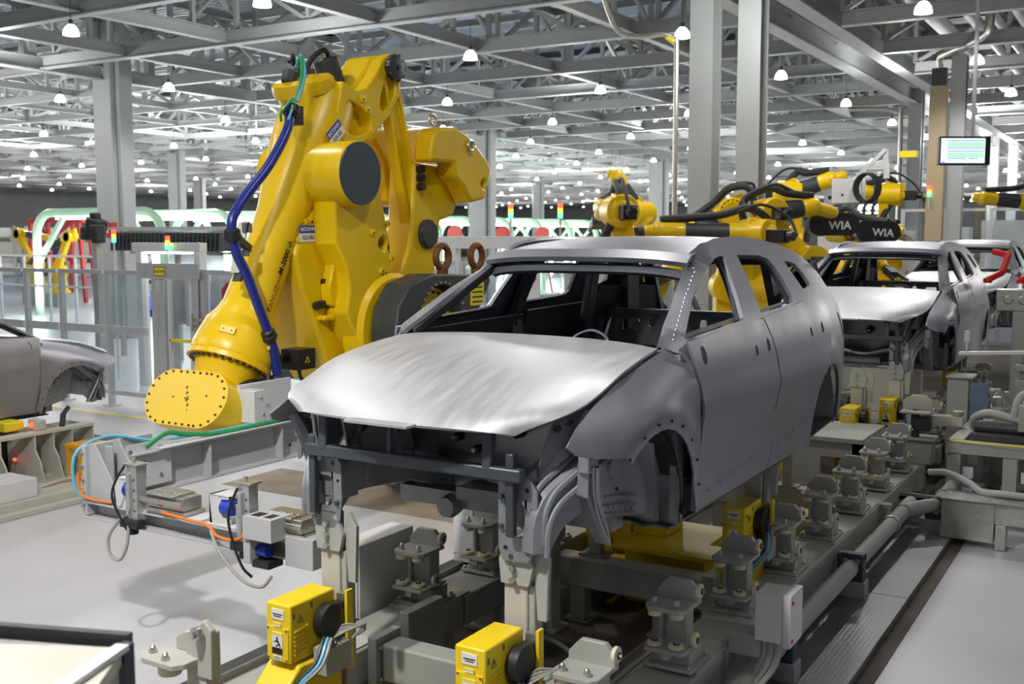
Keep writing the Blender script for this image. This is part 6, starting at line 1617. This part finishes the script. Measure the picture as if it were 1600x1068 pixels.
q = MB('zinc'); q.bb(-.97,-.90,8.74,8.9,.006,.2); q.bb(-.5,-.43,8.74,8.9,.006,.2); q.bb(.2,.27,8.74,8.9,.006,.2); q.build('foot', t)
q = MB('machine'); q.tube([(-1.55,9.25,.45),(-1.4,9.2,.47),(-1.22,9.1,.43),(-1.1,9.0,.385),(-.95,8.95,.40),(-.7,8.95,.40)],.028,10,6); single(q,'flexible_hose','grey flexible hose lying over the galvanised cover box','hose')
t = thing('pillow_bracket', 'pale head with rollers and grey motor beyond the last roller bracket', 'roller head', (-1.80,10.35,.0))
q = MB('machineL'); q.bb(-1.93,-1.70,10.25,10.45,.30,.52); q.bb(-1.95,-1.68,10.22,10.48,.52,.55); q.bb(-1.92,-1.75,10.2,10.3,.05,.30); q.build('body', t, bevel=.01)
q = MB('machineL'); q.plate([(-1.98,.80),(-1.72,.80),(-1.72,.88),(-1.78,.94),(-1.90,.94),(-1.98,.87)], [], lambda x,z:(x,10.3,z), .03); q.bb(-1.98,-1.72,10.15,10.32,.78,.80); q.build('head', t, bevel=.004)
q = MB('dark'); q.bb(-1.86,-1.72,10.2,10.34,.62,.74); q.cyl((-1.86,10.28,.55),(-1.86,10.28,.80),.04,n=12); q.build('motor', t, bevel=.01)
q = MB('machineL'); q.bb(-1.72,-1.45,10.25,10.37,.68,.77); q.use('zinc').cyl((-1.5,10.3,.77),(-1.5,10.3,.82),.05,n=12); q.build('arm', t, bevel=.006)
# crossing channel and small bits near the pipe end
q = MB('zinc'); q.bb(-1.75,-1.40,9.05,9.2,.24,.27); q.bb(-1.75,-1.40,9.05,9.06,.20,.3); q.bb(-1.44,-1.40,8.85,9.2,.2,.3); single(q,'channel_tray','short zinc channel tray beside the pipe elbow','tray')
# clutter under and right of the second car
items = [(-1.30,11.6,.30,.40,.8,.55,'machine'),(-.78,11.95,.6,.5,1.0,.5,'machineL'),(-1.15,12.8,.25,.3,1.15,.3,'machine'),(-.75,13.4,.5,.4,.95,.4,'machineL'),(-1.15,14.6,.4,.5,1.0,.4,'machine'),(-.25,11.35,.5,.4,1.15,.3,'machineL')]
its = ['grey fixture block right of the second car front wheel arch','cream wide fixture block near the right edge','slim grey fixture column beside the second car sill','cream fixture block behind the slim fixture column','grey fixture block below the third car','tall cream fixture block at the right edge']
for (x,y,w,d,h,hb,m), lab in zip(items, its):
    t = thing('fixture_block', lab, 'fixture', (x,y,0))
    q = MB(m); q.bb(x-w/2,x+w/2,y-d/2,y+d/2,0,h-hb); q.build('base', t, bevel=.01)
    q = MB(m); q.bb(x-w*.35,x+w*.30,y-d*.3,y+d*.35,h-hb,h-.1); q.bb(x-w*.55,x+w*.55,y-d*.5,y-d*.2,h-hb*.7,h-hb*.45); q.build('head', t, bevel=.012)
    q = MB('zinc'); q.bb(x-w*.2,x+w*.1,y-d*.2,y+d*.1,h-.1,h); q.cyl((x+w*.2,y-d*.1,h-.12),(x+w*.2,y-d*.1,h+.06),.03,n=10); q.build('clamp', t, bevel=.005)
    q = MB('cable'); q.tube([(x-w*.3,y-d*.4,h-.15),(x-w*.1,y-d*.6,h+.08),(x+w*.2,y-d*.6,h),(x+w*.3,y-d*.55,h-hb)],.014,6,6); q.build('hose', t)
t = thing('probe_arm', 'thin white bar with a pale upright probe at the right edge', 'probe', (-1.1,9.25,0))
q = MB('white'); q.bar((-1.33,9.10,1.47),(-.5,9.5,1.49),.05,.025); q.build('bar', t)
q = MB('machineL'); q.cyl((-1.28,9.12,1.485),(-1.28,9.12,1.56),.008,n=8); q.bb(-1.30,-1.26,9.10,9.14,1.56,1.65); q.build('probe', t, bevel=.004)
q = MB('machine'); q.bb(-.55,-.47,9.46,9.54,.0,1.48); q.build('column', t)
# cream and yellow machine frames below the second car
t = thing('under_frame', 'cream machine frame with cut-outs under the front of the second car', 'machine frame', (-2.6,9.9,0))
q = MB('machine'); q.plate([(-3.1,.30),(-2.05,.30),(-2.05,.66),(-3.1,.66)], [rrect(-2.85,.44,.22,.16,.02),rrect(-2.3,.44,.22,.16,.02)], lambda x,z:(x,9.1,z), .05); q.bb(-3.1,-2.05,9.05,9.9,.66,.70); q.build('front_plate', t, bevel=.004)  # cream plate in a darker grey: shade under the car put into colour
for x in (-3.05,-2.1): q = MB('machineL'); q.bb(x-.05,x+.05,9.1,9.9,.006,.66); q.build('leg', t, bevel=.004)
for (x,y,h,lab) in ((-2.38,10.3,1.0,'yellow drive cabinet on slide in front of the second car'),):
    dup(lc, (x,y-.3,.006), label=lab)
q = MB('machineL'); q.bb(-2.6,-2.0,11.3,11.4,.60,1.05); q.bb(-2.6,-2.05,11.2,11.5,.006,.60); single(q,'backing_plate','cream backing plate under the nose of the second car','plate', bevel=.01)
t = thing('bagged_fixture', 'grey fixture box with blue plastic sheet under the second car arch', 'fixture', (-1.62,11.2,.0))
q = MB('machine'); q.bb(-1.715,-1.52,11.05,11.3,.05,1.02); q.bb(-1.73,-1.48,11.02,11.33,1.02,1.05); q.build('box', t, bevel=.01)
q = MB('plastic'); q.grid(8,8,lambda u,v:(-1.50+.12*u+.01*math.sin(v*20),11.05+.28*u,.98-.55*v+.02*math.sin(u*15)),.004); q.build('plastic_sheet', t)
